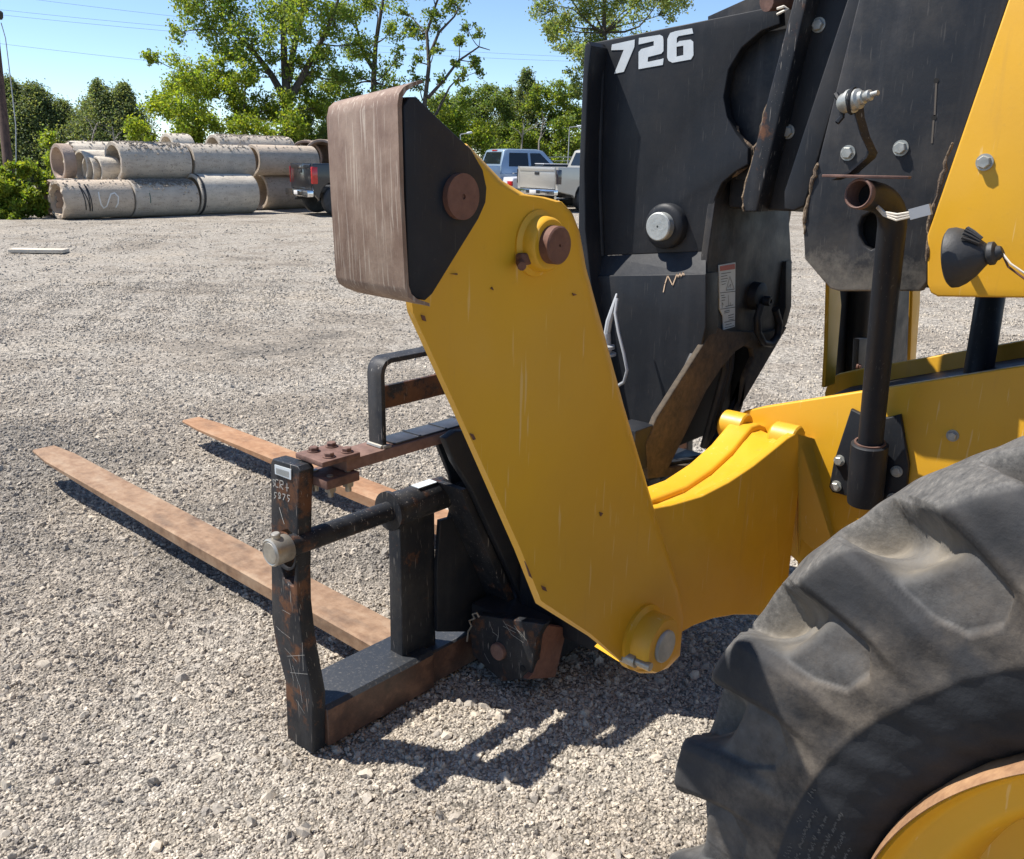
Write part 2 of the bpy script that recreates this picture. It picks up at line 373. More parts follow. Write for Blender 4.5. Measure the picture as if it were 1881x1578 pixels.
at = sme.attributes.new('sidx', 'INT', 'POINT'); at.data.foreach_set('value', rng.integers(0, 6, len(sp)).astype(np.int32))
m, nt, b = new_mat('loose_stone')
oi = N(nt, 'ShaderNodeObjectInfo'); geo = N(nt, 'ShaderNodeNewGeometry')
tone = ramp(nt, patch_tone(nt, geo.outputs['Position']), [(.34, (.25, .225, .195)), (.43, (.37, .325, .27)), (.52, (.42, .38, .325)), (.62, (.43, .38, .31))])
var = ramp(nt, oi.outputs['Random'], [(0., (.42, .41, .42)), (.25, (.80, .79, .78)), (.6, (1.0, .98, .95)), (.9, (1.28, 1.23, 1.14)), (1., (1.6, 1.55, 1.45))])
c = mix(nt, 1., tone, var, 'MULTIPLY')
c = mix(nt, .25, c, ramp(nt, noise(nt, geo.outputs['Position'], 300., 3), [(.3, (.15, .14, .12)), (.7, (.6, .55, .47))]))
nt.links.new(c, b.inputs['Base Color']); b.inputs['Roughness'].default_value = .9; b.inputs['Specular IOR Level'].default_value = .25
MT['stone'] = m
ng = bpy.data.node_groups.new('stone_scatter', 'GeometryNodeTree')
ng.interface.new_socket('Geometry', in_out='INPUT', socket_type='NodeSocketGeometry'); ng.interface.new_socket('Geometry', in_out='OUTPUT', socket_type='NodeSocketGeometry')
gi = ng.nodes.new('NodeGroupInput'); go = ng.nodes.new('NodeGroupOutput'); join = ng.nodes.new('GeometryNodeGeometryToInstance')
for k in range(6):
    ic = ng.nodes.new('GeometryNodeMeshIcoSphere'); ic.inputs['Radius'].default_value = 1.0; ic.inputs['Subdivisions'].default_value = 2
    pos = ng.nodes.new('GeometryNodeInputPosition'); ad = ng.nodes.new('ShaderNodeVectorMath'); ad.operation = 'ADD'; ad.inputs[1].default_value = (k * 7.3, k * 3.1, -k * 5.7)
    nz = ng.nodes.new('ShaderNodeTexVoronoi'); nz.inputs['Scale'].default_value = .85
    ng.links.new(pos.outputs[0], ad.inputs[0]); ng.links.new(ad.outputs[0], nz.inputs['Vector'])
    sb = ng.nodes.new('ShaderNodeVectorMath'); sb.operation = 'SUBTRACT'; sb.inputs[1].default_value = (.5, .5, .5); ng.links.new(nz.outputs['Color'], sb.inputs[0])
    n2 = ng.nodes.new('ShaderNodeTexNoise'); n2.inputs['Scale'].default_value = .9; ng.links.new(ad.outputs[0], n2.inputs['Vector'])
    s2 = ng.nodes.new('ShaderNodeVectorMath'); s2.operation = 'SUBTRACT'; s2.inputs[1].default_value = (.5, .5, .5); ng.links.new(n2.outputs['Color'], s2.inputs[0])
    s3 = ng.nodes.new('ShaderNodeVectorMath'); s3.operation = 'SCALE'; s3.inputs['Scale'].default_value = 1.5; ng.links.new(s2.outputs[0], s3.inputs[0])
    s4 = ng.nodes.new('ShaderNodeVectorMath'); s4.operation = 'SCALE'; s4.inputs['Scale'].default_value = .45; ng.links.new(sb.outputs[0], s4.inputs[0])
    s5 = ng.nodes.new('ShaderNodeVectorMath'); s5.operation = 'ADD'; ng.links.new(s3.outputs[0], s5.inputs[0]); ng.links.new(s4.outputs[0], s5.inputs[1])
    st = ng.nodes.new('GeometryNodeSetPosition'); ng.links.new(ic.outputs['Mesh'], st.inputs['Geometry']); ng.links.new(s5.outputs[0], st.inputs['Offset'])
    sm = ng.nodes.new('GeometryNodeSetMaterial'); sm.inputs['Material'].default_value = MT['stone']; ng.links.new(st.outputs[0], sm.inputs['Geometry'])
    ng.links.new(sm.outputs[0], join.inputs[0])
iop = ng.nodes.new('GeometryNodeInstanceOnPoints'); iop.inputs['Pick Instance'].default_value = True
ng.links.new(gi.outputs[0], iop.inputs['Points']); ng.links.new(join.outputs[0], iop.inputs['Instance'])
def named(nm, dt):
    n = ng.nodes.new('GeometryNodeInputNamedAttribute'); n.data_type = dt; n.inputs['Name'].default_value = nm; return n.outputs[0]
ng.links.new(named('sidx', 'INT'), iop.inputs['Instance Index'])
e2r = ng.nodes.new('FunctionNodeEulerToRotation'); ng.links.new(named('srot', 'FLOAT_VECTOR'), e2r.inputs[0]); ng.links.new(e2r.outputs[0], iop.inputs['Rotation'])
ng.links.new(named('ssc', 'FLOAT_VECTOR'), iop.inputs['Scale']); ng.links.new(iop.outputs[0], go.inputs[0])
sme.materials.append(MT['stone'])
gravel = bpy.data.objects.new('gravel', sme); COL.objects.link(gravel); gravel['kind'] = 'stuff'
tag(gravel, 'loose pale crushed stone scattered over the yard', 'gravel')
md = gravel.modifiers.new('scatter', 'NODES'); md.node_group = ng

# ------------------------------------------------------------------ the telehandler
BX=2.05
LY=0.80
FA=2.08
random.seed(4)
TH = thing('telehandler', 'large yellow and black telehandler with a raised stabilizer leg, numbered 726, parked on gravel', 'telehandler', (1.9, 0, 0), worldspace=True)

# --- front wheel: tyre with scalloped lugs, steel rim
def wheel(parent, xo, cy, cz, mirror=False):
    w = bpy.data.objects.new('wheel', None); link(w, parent)
    Rt, pitch, nl = .672, 2 * math.pi / 21, 21
    prof = [(.075, .372), (.050, .384), (.030, .398), (.016, .42), (.007, .445), (.003, .468), (.001, .484), (-.001, .488), (.0, .50), (.002, .52), (.005, .542), (.010, .566), (.016, .592), (.022, .616), (.028, .636), (.034, .648), (.042, .6545), (.06, .659), (.085, .663), (.115, .667), (.15, .670), (.19, .671)]
    # resample the profile finely, mirrored to the inner side
    P = np.array(prof); full = np.concatenate([P, np.stack([.38 - P[::-1, 0], P[::-1, 1]], 1)[1:]])
    seg = np.hypot(*np.diff(full, axis=0).T); s = np.concatenate([[0], np.cumsum(seg)]); S = np.linspace(0, s[-1], 260)
    px = np.interp(S, s, full[:, 0]); pr = np.interp(S, s, full[:, 1])
    nth = 21 * 84; th = np.arange(nth) * 2 * math.pi / nth
    TH_, U = np.meshgrid(th, np.arange(260), indexing='ij')
    X = px[U].copy(); RR = pr[U].copy()
    half = np.where(X < .19, 1, -1); xin = np.minimum(X, .38 - X)
    # scalloped grooves run from the shoulder to the centre line, slanted; each ends in a flat shield on the sidewall
    sm = lambda a, lo, hi: (lambda t: t * t * (3 - 2 * t))(np.clip((a - lo) / (hi - lo), 0, 1))
    lean = np.clip((RR - .555) / .1, 0, 1) * .05 + np.clip(xin / .19, 0, 1) * .19
    ph = (TH_ + lean + np.where(half > 0, 0, pitch / 2)) / pitch + .30
    fr = np.abs((ph - np.floor(ph)) - .5) * 2
    gw = .52 - .10 * np.clip(xin / .19, 0, 1)
    ends = 1 - sm(xin, .14, .165)
    q_ = np.clip(1 - (fr / gw) ** 2.6, 0, 1) ** .55
    scallop = .060 * sm(RR, .590, .650) * q_ * ends
    gs = .54 - .30 * np.clip((.560 - RR) / .030, 0, 1) ** 1.3
    shield = .0075 * (1 - sm(fr, gs - .018, gs + .018)) * sm(RR, .527, .531) * (1 - sm(xin, .10, .16))
    groove = np.clip(q_ * ends, 0, 1) * sm(RR, .585, .63); zone = np.ones_like(groove)
    depth = scallop + shield
    nx_, nr_ = np.gradient(px), np.gradient(pr); ln = np.hypot(nx_, nr_); ox, orr = (-nr_ / ln)[U], (nx_ / ln)[U]   # outward normal
    # lug buttresses swell slightly on the sidewall between the shields
    swell = .010 * sm(fr, .5, .7) * sm(RR, .50, .56) * (1 - sm(RR, .64, .665))
    wob = .0016 * np.sin(TH_ * 17 + U * .11) * np.sin(TH_ * 5.3 + 1) + .0008 * np.sin(TH_ * 61 + U * .23)
    tx, tr2 = .19 - X, .47 - RR; tl = np.hypot(tx, tr2)                      # grooves are sunk towards the carcass
    R0 = RR.copy()
    X, RR = X + ox * (swell + wob) + tx / tl * depth, RR + orr * (swell + wob) + tr2 / tl * depth
    sgn = -1 if mirror else 1
    V = np.stack([xo + sgn * X, cy + RR * np.cos(TH_), cz + RR * np.sin(TH_)], -1)
    # the loaded tyre sits flat on the ground
    V[..., 2] = np.maximum(V[..., 2], -.012)
    ii = np.arange(nth * 260).reshape(nth, 260); nxt = np.roll(ii, -1, 0)
    q = np.stack([ii[:, :-1], ii[:, 1:], nxt[:, 1:], nxt[:, :-1]], -1).reshape(-1, 4)
    if mirror: q = q[:, ::-1]
    me = fast_mesh('tyre', V.reshape(-1, 3), q, np.stack([(R0.ravel() - .35) / .35, groove.ravel(), (shield / .0075).ravel(), np.ones(RR.size)], 1))
    me.materials.append(MT['tyre']); me.polygons.foreach_set('use_smooth', [True] * len(me.polygons))
    ty = link(bpy.data.objects.new('tyre', me), w)
    d = (sgn, 0, 0); o = (xo, cy + .012, cz + .002)
    lathe('rim', [(.012, .3762), (.001, .3767), (-.001, .3780), (.001, .3798), (.03, .381), (.06, .38)], o, d, 'rim_edge', w, 160, 60, closed=False)
    lathe('wheel_disc', [(.012, .3764), (.010, .372), (.030, .364), (.046, .354), (.050, .330), (.058, .316), (.100, .298), (.140, .288), (.148, .26), (.150, .235), (.155, .215), (.16, .20), (.17, .19), (.172, .02), (.172, 0)], o, d, 'yellow_clean', w, 160, 60, closed=False)
    lathe('hub', [(.06, 0), (.06, .085), (.07, .10), (.17, .105)], o, d, 'yellow', w, 48, closed=False)
    for k in range(8):
        a = 2 * math.pi * k / 8 + .2
        hexbolt((o[0] + sgn * .13, o[1] + .155 * math.cos(a), o[2] + .155 * math.sin(a)), (-sgn, 0, 0), .017, w, name='wheel_nut')
    return w
m, nt, b = new_mat('tyre_rubber'); v = coords(nt)
at = N(nt, 'ShaderNodeAttribute', attribute_name='tint'); sep = N(nt, 'ShaderNodeSeparateColor'); nt.links.new(at.outputs['Color'], sep.inputs[0])
geo = N(nt, 'ShaderNodeNewGeometry')
base = ramp(nt, noise(nt, v, 6., 7, .7), [(.35, (.011, .012, .014)), (.7, (.031, .033, .037))])
brown = ramp(nt, noise(nt, v, 26., 8, .75), [(.35, (.045, .038, .032)), (.55, (.115, .095, .074)), (.75, (.17, .145, .115))])
zone = ramp(nt, sep.outputs[0], [(.384, 0.), (.392, 1.), (.60, .95), (.74, .15)])     # weathered band above the moulded ring
patch = ramp(nt, noise(nt, v, 7., 5, .6), [(.38, .1), (.6, 1.)])
base = mix(nt, math_(nt, 'MULTIPLY', zone, patch), base, brown)
scuff = ramp(nt, sep.outputs[0], [(.842, 0.), (.862, 1.)])
grain = ramp(nt, noise(nt, coords(nt, (.7, 1.6, 1.6)), 70., 7, .75), [(.3, (.05, .05, .05)), (.55, (.125, .12, .112)), (.75, (.24, .225, .20))])
base = mix(nt, math_(nt, 'MULTIPLY', scuff, ramp(nt, noise(nt, v, 18., 6, .7), [(.3, .35), (.6, .95)])), base, grain)
dust = math_(nt, 'MULTIPLY', sep.outputs[1], ramp(nt, noise(nt, v, 12., 5), [(.34, .25), (.62, .95)]))
base = mix(nt, dust, base, (.22, .19, .145))
base = mix(nt, math_(nt, 'MULTIPLY', sep.outputs[2], ramp(nt, noise(nt, v, 16., 6, .7), [(.35, .05), (.65, .6)])), base, (.12, .118, .115))
nt.links.new(base, b.inputs['Base Color']); b.inputs['Roughness'].default_value = .78; b.inputs['Specular IOR Level'].default_value = .35
cr = noise(nt, v, 40., 7, .75)
bump(nt, b, math_(nt, 'ADD', math_(nt, 'MULTIPLY', cr, .5), math_(nt, 'MULTIPLY', noise(nt, v, 120., 4), .6)), .35, .004)
MT['tyre'] = m
MT['rim_edge'] = rusty('rim_edge_rust', (.13, .06, .03), (.27, .145, .07), (.40, .24, .12), 14.)
W1 = wheel(TH, .905, -.135, .630)
# moulded safety text on the lower sidewall: rows of tiny raised characters round the wheel centre
bm = bmesh.new()
rows = ['SAFETY WARNING', None, None, None, None, None, None]
for ri in range(7):
    rr = .470 - ri * .0125; a = R(-8) if ri < 6 else R(-6); n = (44, 60, 58, 62, 55, 48, 30)[ri]
    for k in range(n):
        a += (.0085 if ri else .0135) * .47 / rr * .80
        if random.random() < .14: continue
        hh = .0042 if ri else .0062
        for q in range(2):
            r0 = rr + random.uniform(-.5, .3) * hh; r1 = r0 + random.uniform(.3, .9) * hh; aa = a + q * .0030; wd = .0014 if q else .0011
            xx = .905 + .0005 - .0012
            vv = [bm.verts.new((xx, -.132 + r_ * math.cos(b_), .645 + r_ * math.sin(b_))) for r_, b_ in ((r0, aa), (r1, aa), (r1, aa + wd / .45), (r0, aa + wd / .45))]
            bm.faces.new(vv)
for v_ in bm.verts: v_.co.x += 0.002
t_ = from_bm('moulded_text', bm, simple('rubber_raised', (.06, .06, .058), rough=.6), W1); t_['kind'] = 'stuff'

# --- frame: two long side plates with a channel between them
fr = bpy.data.objects.new('frame', None); link(fr, TH)
side = [(1.0514, 0.7722), (1.0627, 0.8226), (1.0541, 0.8648), (1.0283, 0.8892), (0.9814, 0.9086), (0.6675, 1.0188), (0.4101, 1.1091), (0.1744, 1.1967), (0.0744, 0.6658), (0.6953, 0.4374), (0.8814, 0.5425), (0.9961, 0.6789)]
prism('side_plate', side, 'x', FA, FA + .025, 'yellow_clean', fr, .004)
side_far = [(y, z) for y, z in side]
prism('side_plate', side_far, 'x', FA + .60, FA + .625, 'yellow_clean', fr, .004)
# tray between the plates, a hand below their top edges
y0, y1 = side[4][0], side[7][0]; z0, z1 = side[4][1] - .05, side[7][1] - .05
bm = bmesh.new(); vv = [bm.verts.new(c) for c in ((FA + .025, y0, z0), (FA + .6, y0, z0), (FA + .6, y1, z1), (FA + .025, y1, z1), (FA + .025, y0, z0 - .02), (FA + .6, y0, z0 - .02), (FA + .6, y1, z1 - .02), (FA + .025, y1, z1 - .02))]
for f_ in ((0, 1, 2, 3), (7, 6, 5, 4), (0, 4, 5, 1), (1, 5, 6, 2), (2, 6, 7, 3), (3, 7, 4, 0)): bm.faces.new([vv[i] for i in f_])
from_bm('tray_plate', bm, 'black_dusty', fr)
hexbolt((2.08, 0.5243, 0.9319), (-1, 0, 0), .0105, fr)
box('axle', (1.2, -.30, .52), (3.4, -.04, .78), 'yellow', fr, .03)
lathe('axle_hub', [(0, .12), (.16, .16), (.2, .16)], (1.05, -.16, .65), (1, 0, 0), 'yellow', fr, 32)

# --- stabilizer housing at the frame's nose: two plates on edge, curved top, bosses of the cylinder pin
hs = bpy.data.objects.new('stabilizer_housing', None); link(hs, TH)
HY = .84
top_near = [(1.2193, 0.8877), (1.2699, 0.8873), (1.3419, 0.8793), (1.4297, 0.8632), (1.546, 0.8493), (1.6597, 0.8504), (1.7692, 0.8603), (1.8724, 0.8773), (1.9322, 0.8877), (1.9755, 0.8903)]
bot_near = [(2.151, 0.2909), (1.9983, 0.3849), (1.8652, 0.4528), (1.7477, 0.4991), (1.6418, 0.5312), (1.5575, 0.5477), (1.4798, 0.5538), (1.4539, 0.5072), (1.3596, 0.5366), (1.2587, 0.6227), (1.2058, 0.7452)]
fold_x = [(2.0331, 0.7324)][0][0]
near = top_near + [(fold_x, top_near[-1][1] - .005)] + [(fold_x, bot_near[0][1])] + bot_near
prism('housing_plate', near, 'y', .84, .862, 'yellow_clean', hs, .005)
far_top = [(1.3904, 0.8219), (1.5082, 0.8094), (1.604, 0.8021), (1.7067, 0.7971), (1.8148, 0.8103), (1.9152, 0.8366), (1.9738, 0.8633), (2.0053, 0.8766), (2.0463, 0.8739), (2.0916, 0.8558)]
far = far_top + [(far_top[-1][0] + .01, far_top[-1][1] - .05), (far_top[-1][0] + .01, far_top[-1][1] - .25), (far_top[0][0] + .1, far_top[-1][1] - .25)]
prism('housing_plate', far, 'y', .965, 1.03, 'yellow_clean', hs, .009, 38, 3)
# top cover following the curve, slightly below the plate edges
bm = bmesh.new(); A = [bm.verts.new((x, .862, z - .012)) for x, z in top_near[2:]]; B = [bm.verts.new((x, .967, z - .015)) for x, z in far_top[2:]]
for k in range(len(A) - 1): bm.faces.new((A[k], A[k + 1], B[k + 1], B[k]))
A2 = [bm.verts.new((v_.co.x, v_.co.y, v_.co.z - .02)) for v_ in A]; B2 = [bm.verts.new((v_.co.x, v_.co.y, v_.co.z - .02)) for v_ in B]
for k in range(len(A) - 1): bm.faces.new((A2[k], B2[k], B2[k + 1], A2[k + 1]))
from_bm('housing_cover', bm, 'yellow_clean', hs, 60)
for yy, xx in ((.845, [(2.0148, 0.8776)][0]), (1.0, [(2.0469, 0.8709)][0])):
    lathe('pin_boss', [(-.055, .0), (-.052, .030), (-.044, .038), (.012, .038), (.016, .034), (.016, 0)], (xx[0] - .016, yy + (.012 if yy < .9 else .01), xx[1] - .012), (0, -1, 0), 'yellow_clean', hs, 24)
# gusset from the housing back to the frame side
g0 = (1.9885, 0.84, 0.8861); g1 = (2.1434, 0.84, 0.2941); g2 = (2.08, 0.7355, 0.7117); g3 = (2.08, 0.6821, 0.4423); gm = (2.08, 0.8359, 0.8558)
bm = bmesh.new()
pts = [Vector(g0), Vector(gm), Vector(g2), Vector(g3), Vector(g1)]; off = Vector((.015, .01, 0))
A = [bm.verts.new(p) for p in pts]; B = [bm.verts.new(p + off) for p in pts]
bm.faces.new(A); bm.faces.new(B[::-1])
for k in range(5): bm.faces.new((A[k], B[k], B[(k + 1) % 5], A[(k + 1) % 5]))
from_bm('gusset', bm, 'yellow_clean', hs)

# --- stabilizer leg, folded up, with its foot pad facing outwards
sl = bpy.data.objects.new('stabilizer_leg', None); link(sl, TH)
leg_face = [(0.7181, 1.3595), (0.8043, 1.5147), (0.862, 1.4744), (0.9052, 1.4584), (0.9485, 1.4542), (0.9823, 1.4478), (1.0072, 1.4311), (1.0247, 1.4064), (1.0429, 1.3553), (1.1574, 1.1289), (1.2767, 0.9051), (1.3851, 0.7095), (1.4048, 0.6489), (1.4034, 0.5659), (1.3626, 0.557), (1.3152, 0.5674), (1.2649, 0.5901), (1.2151, 0.6328), (1.1228, 0.7233), (0.9838, 0.8394), (0.9312, 0.9459), (0.8199, 1.1496), (0.7234, 1.3231)]
leg_rim = [(0.7476, 1.3525), (0.8417, 1.5219), (0.9105, 1.4765), (0.9572, 1.4582), (1.0018, 1.4531), (1.0388, 1.4464), (1.0651, 1.4287), (1.0836, 1.4019), (1.1029, 1.3479), (1.224, 1.1087), (1.3503, 0.8722), (1.465, 0.6655), (1.4861, 0.6001), (1.4846, 0.5124), (1.4414, 0.5029), (1.3893, 0.5136), (1.3321, 0.5394), (1.2778, 0.5866), (1.1761, 0.6804), (1.025, 0.8035), (0.9692, 0.9175), (0.854, 1.1341), (0.754, 1.3163)]
bm = bmesh.new(); lay = []
for yy, src, t in ((.80, leg_face, 0), (.8007, leg_face, .17), (.803, leg_face, .34), (.807, leg_face, .50), (.8125, leg_face, .66), (.820, leg_face, .80), (.831, leg_face, .92), (.845, leg_face, 1.0), (.98, leg_face, 2.0)):
    if t < 2: lay.append([bm.verts.new((a[0] * (1 - t) + c_[0] * t, yy, a[1] * (1 - t) + c_[1] * t)) for a, c_ in zip(leg_face, leg_rim)])
    else: lay.append([bm.verts.new((c_[0] + (.145 if (k >= 16 or k < 3) else 0), yy, c_[1])) for k, c_ in enumerate(leg_rim)])   # the open back is narrower
bm.faces.new(lay[0]); bm.faces.new(lay[-1][::-1]); nn = len(lay[0])
for A, B in zip(lay, lay[1:]):
    for k in range(nn): bm.faces.new((A[k], A[(k + 1) % nn], B[(k + 1) % nn], B[k]))
from_bm('leg_box', bm, 'yellow_leg', sl, 30)
def boss(c, y_face, prof, m, name, parent=sl, n=40): return lathe(name, prof, (c[0], y_face, c[2]), (0, -1, 0), m, parent, n)
pl_ = (1.2839, 0.8, 0.6522); pu_ = (0.9519, 0.8, 1.3935)
boss(pl_, .80, [(-.01, .064), (.006, .064), (.012, .055), (.044, .054), (.050, .050), (.050, 0)], 'yellow_leg', 'pin_boss')
boss(pl_, .750, [(-.01, .031), (.004, .031), (.006, .029), (.006, 0)], 'pin_grey', 'pivot_pin')
boss((pl_[0] - .05, 0, pl_[2] - .02), .775, [(-.03, .013), (.0, .013), (.0, .008), (.03, .008), (.03, 0)], 'steel_dark', 'lock_stud', n=16)
boss(pu_, .80, [(-.01, .045), (.003, .045), (.007, .038), (.022, .036), (.025, .033), (.025, 0)], 'yellow_leg', 'pin_boss')
boss(pu_, .775, [(-.01, .0255), (.014, .0255), (.016, .0235), (.016, .002), (.013, .002), (.013, 0)], 'pin_rust', 'pivot_pin')
box('keeper_plate', (pu_[0] - .048, .785, pu_[2] - .026), (pu_[0] - .026, .797, pu_[2] - .010), 'pin_rust', sl, .003)
lathe('keeper_bolt', [(0, .006), (.016, .006), (.016, 0)], (pu_[0] - .045, .79, pu_[2] - .022), (-.6, -.7, -.2), 'pin_rust', sl, 10)
box('weld_tab', (pu_[0] + .032, .782, pu_[2] + .010), (pu_[0] + .041, .796, pu_[2] + .022), 'pin_rust', sl, .003)
# paint chips on the leg face
chips = [[(0.7349, 1.3198), (0.7375, 1.3128), (0.7429, 1.3108), (0.7403, 1.3179)], [(0.8209, 1.1502), (0.8262, 1.1483), (0.8315, 1.1402), (0.8273, 1.1396)], [(1.0336, 1.3182), (1.0441, 1.3148), (1.0364, 1.314)], [(0.9394, 0.9236), (0.946, 0.9123), (0.9583, 0.8879), (0.9517, 0.8939)], [(0.9813, 0.8676), (0.9909, 0.8613), (0.9953, 0.8521), (0.9856, 0.8585)], [(0.7852, 1.3652), (0.7966, 1.365), (0.7966, 1.3629)], [(0.8589, 1.3403), (0.8609, 1.3423), (0.8642, 1.3377)], [(1.128, 0.9482), (1.1375, 0.9435), (1.1317, 0.9394)], [(0.9403, 1.3656), (0.9753, 1.3677), (0.9836, 1.3701), (0.979, 1.3644), (0.9463, 1.36)]]
for c_ in chips: prism('paint_chip', c_, 'y', .7975, .7995, 'pin_rust', sl, 0)
fp = bpy.data.objects.new('foot_pad', None); link(fp, TH)
pad_out = [(0.6594, 1.5779), (0.6445, 1.5738), (0.6336, 1.569), (0.6277, 1.5625), (0.6253, 1.5523), (0.6266, 1.4646), (0.6311, 1.3713), (0.6354, 1.3605), (0.6446, 1.3544), (0.6668, 1.3474)]
pad_in = [(0.6661, 1.351), (0.6478, 1.3576), (0.6401, 1.3635), (0.6365, 1.3725), (0.6318, 1.4645), (0.631, 1.551), (0.6326, 1.5598), (0.6378, 1.5657), (0.6467, 1.5704), (0.6593, 1.5743)]
far_out = [(0.6972, 1.5673), (0.6791, 1.5644), (0.6666, 1.5608), (0.6595, 1.5552), (0.6559, 1.5441), (0.6574, 1.4554), (0.66, 1.3658), (0.6636, 1.3577), (0.6723, 1.3518), (0.6911, 1.3441)]
far_in = [(0.6912, 1.3468), (0.6749, 1.3548), (0.6678, 1.36), (0.665, 1.3679), (0.6621, 1.4553), (0.6612, 1.5431), (0.6639, 1.5526), (0.6695, 1.5581), (0.6805, 1.5616), (0.6971, 1.5643)]
bm = bmesh.new(); npd = pad_out + pad_in; fpd = far_out + far_in; ly = []
for k in range(5):
    t = k / 4; ly.append([bm.verts.new((a_[0] * (1 - t) + c_[0] * t, .71 + .155 * t, a_[1] * (1 - t) + c_[1] * t)) for a_, c_ in zip(npd, fpd)])
bm.faces.new(ly[0]); bm.faces.new(ly[-1][::-1])
for A, B in zip(ly, ly[1:]):
    for k in range(len(A)): bm.faces.new((A[k], A[(k + 1) % len(A)], B[(k + 1) % len(A)], B[k]))
from_bm('pad_plate', bm, 'pad', fp, 50)
cheek = [(0.6439, 1.552), (0.6522, 1.5613), (0.6626, 1.562), (0.6886, 1.5452), (0.7429, 1.5125), (0.7624, 1.4906), (0.769, 1.4709), (0.7674, 1.4547), (0.7558, 1.4369), (0.6824, 1.3582), (0.6717, 1.3521), (0.6572, 1.3553), (0.6479, 1.3639)]
for yy, dx in ((.722, 0), (.80, .045)):
    prism('pad_cheek', [(x + dx, z) for x, z in cheek], 'y', yy, yy + .016, 'black', fp, .002)
pp = (0.7233, 0.722, 1.4621)
lathe('pad_pin', [(0, .025), (.012, .025), (.0125, .003), (.010, .003), (.010, 0)], (pp[0], .7265, pp[2]), (0, -1, 0), 'pin_rust', fp, 32)

# --- boom head (drop nose): side plate with a round notch, front flange, thicker lower box, rear face with oval hole
bh = bpy.data.objects.new('boom_head', None); link(bh, TH)
hs_up = [(1.5031, 1.2517), (1.544, 1.8057), (1.5087, 1.8086), (1.0239, 1.8488), (1.017, 1.8097), (1.0626, 1.7983), (1.1091, 1.7651), (1.1387, 1.7189), (1.146, 1.6581), (1.133, 1.6132), (1.1043, 1.573), (1.0695, 1.5406), (1.0657, 1.5031), (1.0986, 1.4849), (1.1316, 1.4584), (1.1476, 1.4188), (1.1517, 1.3469), (1.159, 1.2897)]
prism('side_plate', hs_up, 'x', BX, BX + .03, 'black', bh, .003)
inner = [(1.2302, 1.8481), (0.9631, 1.9263), (0.9089, 1.4716), (1.1957, 1.4645)]
prism('inner_plate', inner, 'x', BX + .042, BX + .049, 'black_dusty', bh, .002)
# front flange standing proud of the side plate
fl = [(1.5225, 1.4987), (1.5223, 1.7161), (1.5189, 1.7893), (1.5089, 1.799), (1.4979, 1.788), (1.5046, 1.7153), (1.5043, 1.499), (1.4939, 1.3295), (1.4557, 1.1271), (1.3869, 0.8929), (1.2898, 0.6611), (1.3147, 0.6223), (1.4137, 0.8724), (1.4828, 1.1088), (1.5173, 1.3136)]
prism('front_flange', fl, 'x', BX - .07, BX + .02, 'black', bh, .003)
tube('weld_bead', [(BX - .004, y, z) for y, z in [(1.5097, 1.7955), (1.5062, 1.6391), (1.5014, 1.457), (1.4807, 1.2534)]], .006, 'black', bh, 8)
# lower box: sloped ledge, then the side down to the nose
XL=2.015
low_t = [(1.4956, 1.2522), (1.1606, 1.2896)]; low = [(1.494, 1.1798), (1.4671, 1.2034), (1.1374, 1.2382), (1.124, 1.106), (1.132, 1.0541), (1.2655, 0.7507), (1.2684, 0.6168), (1.3374, 0.5986), (1.4814, 1.1205)]
prism('lower_side', low, 'x', XL, BX + .03, 'black', bh, .004)
led_b = [(1.489, 1.1923), (1.1374, 1.2382)]
bm = bmesh.new()
q = [bm.verts.new(c_) for c_ in ((BX - .001, *low_t[0]), (BX - .001, *low_t[1]), (XL + .001, led_b[1][0], led_b[1][1] - .004), (XL + .001, led_b[0][0], led_b[0][1] - .004), (BX + .02, low_t[1][0], low_t[1][1] - .08), (BX + .02, low_t[0][0], low_t[0][1] - .08))]
for f_ in ((0, 1, 2, 3), (1, 4, 2), (0, 3, 5), (0, 5, 4, 1), (3, 2, 4, 5)): bm.faces.new([q[i] for i in f_])
from_bm('ledge', bm, 'black', bh)
# rear face of the head
rear_y = 1.147
rear = [(2.0536, 1.4397), (2.1139, 1.4736), (2.2015, 1.4979), (2.4739, 1.3841), (2.528, 1.2337), (2.5522, 1.1031), (2.5237, 1.0375), (2.2584, 0.8356), (2.1259, 0.7076), (1.9548, 0.7159), (1.8289, 0.7305), (1.8132, 0.7838), (1.8609, 0.8447), (2.0561, 1.0808), (2.0359, 1.2806)]
hole = [(2.3144, 1.0166), (2.3652, 0.9937), (2.3588, 0.9594), (2.3023, 0.9109), (2.2964, 0.8396), (2.2369, 0.743), (2.1535, 0.7234), (1.9229, 0.7571), (1.978, 0.8652), (2.0389, 0.9379), (2.111, 0.9853), (2.1997, 1.0232), (2.2604, 1.0301)]
prism('rear_face', [rear, hole], 'y', rear_y, rear_y + .02, 'black_dusty', bh, .003)
dn = [(2.0608, 1.1041), (2.1273, 1.0815), (2.3655, 1.0455), (2.5053, 1.0441), (2.2487, 0.8423), (2.2377, 0.7803), (2.1111, 0.7131), (1.9411, 0.7214), (1.795, 0.75), (1.7754, 0.8442), (1.8169, 0.9051), (1.96, 1.0158), (2.0229, 1.0634)]
dn_hole = [(2.2941, 1.0081), (2.3092, 0.9809), (2.2666, 0.9341), (2.2627, 0.8523), (2.2112, 0.7699), (2.1101, 0.7197), (1.8896, 0.7553), (1.992, 0.8639), (2.0516, 0.9297), (2.1187, 0.9764), (2.1956, 1.0144), (2.2465, 1.024)]
prism('dirty_nose_plate', [dn, dn_hole], 'y', 1.128, 1.145, 'mud_yellow', bh, .006)
box('shade_core', (BX + .04, 1.26, .72), (BX + .40, 1.45, 1.38), 'hole', bh, .01)  # near-black block: shade inside the hollow nose, put into the colour
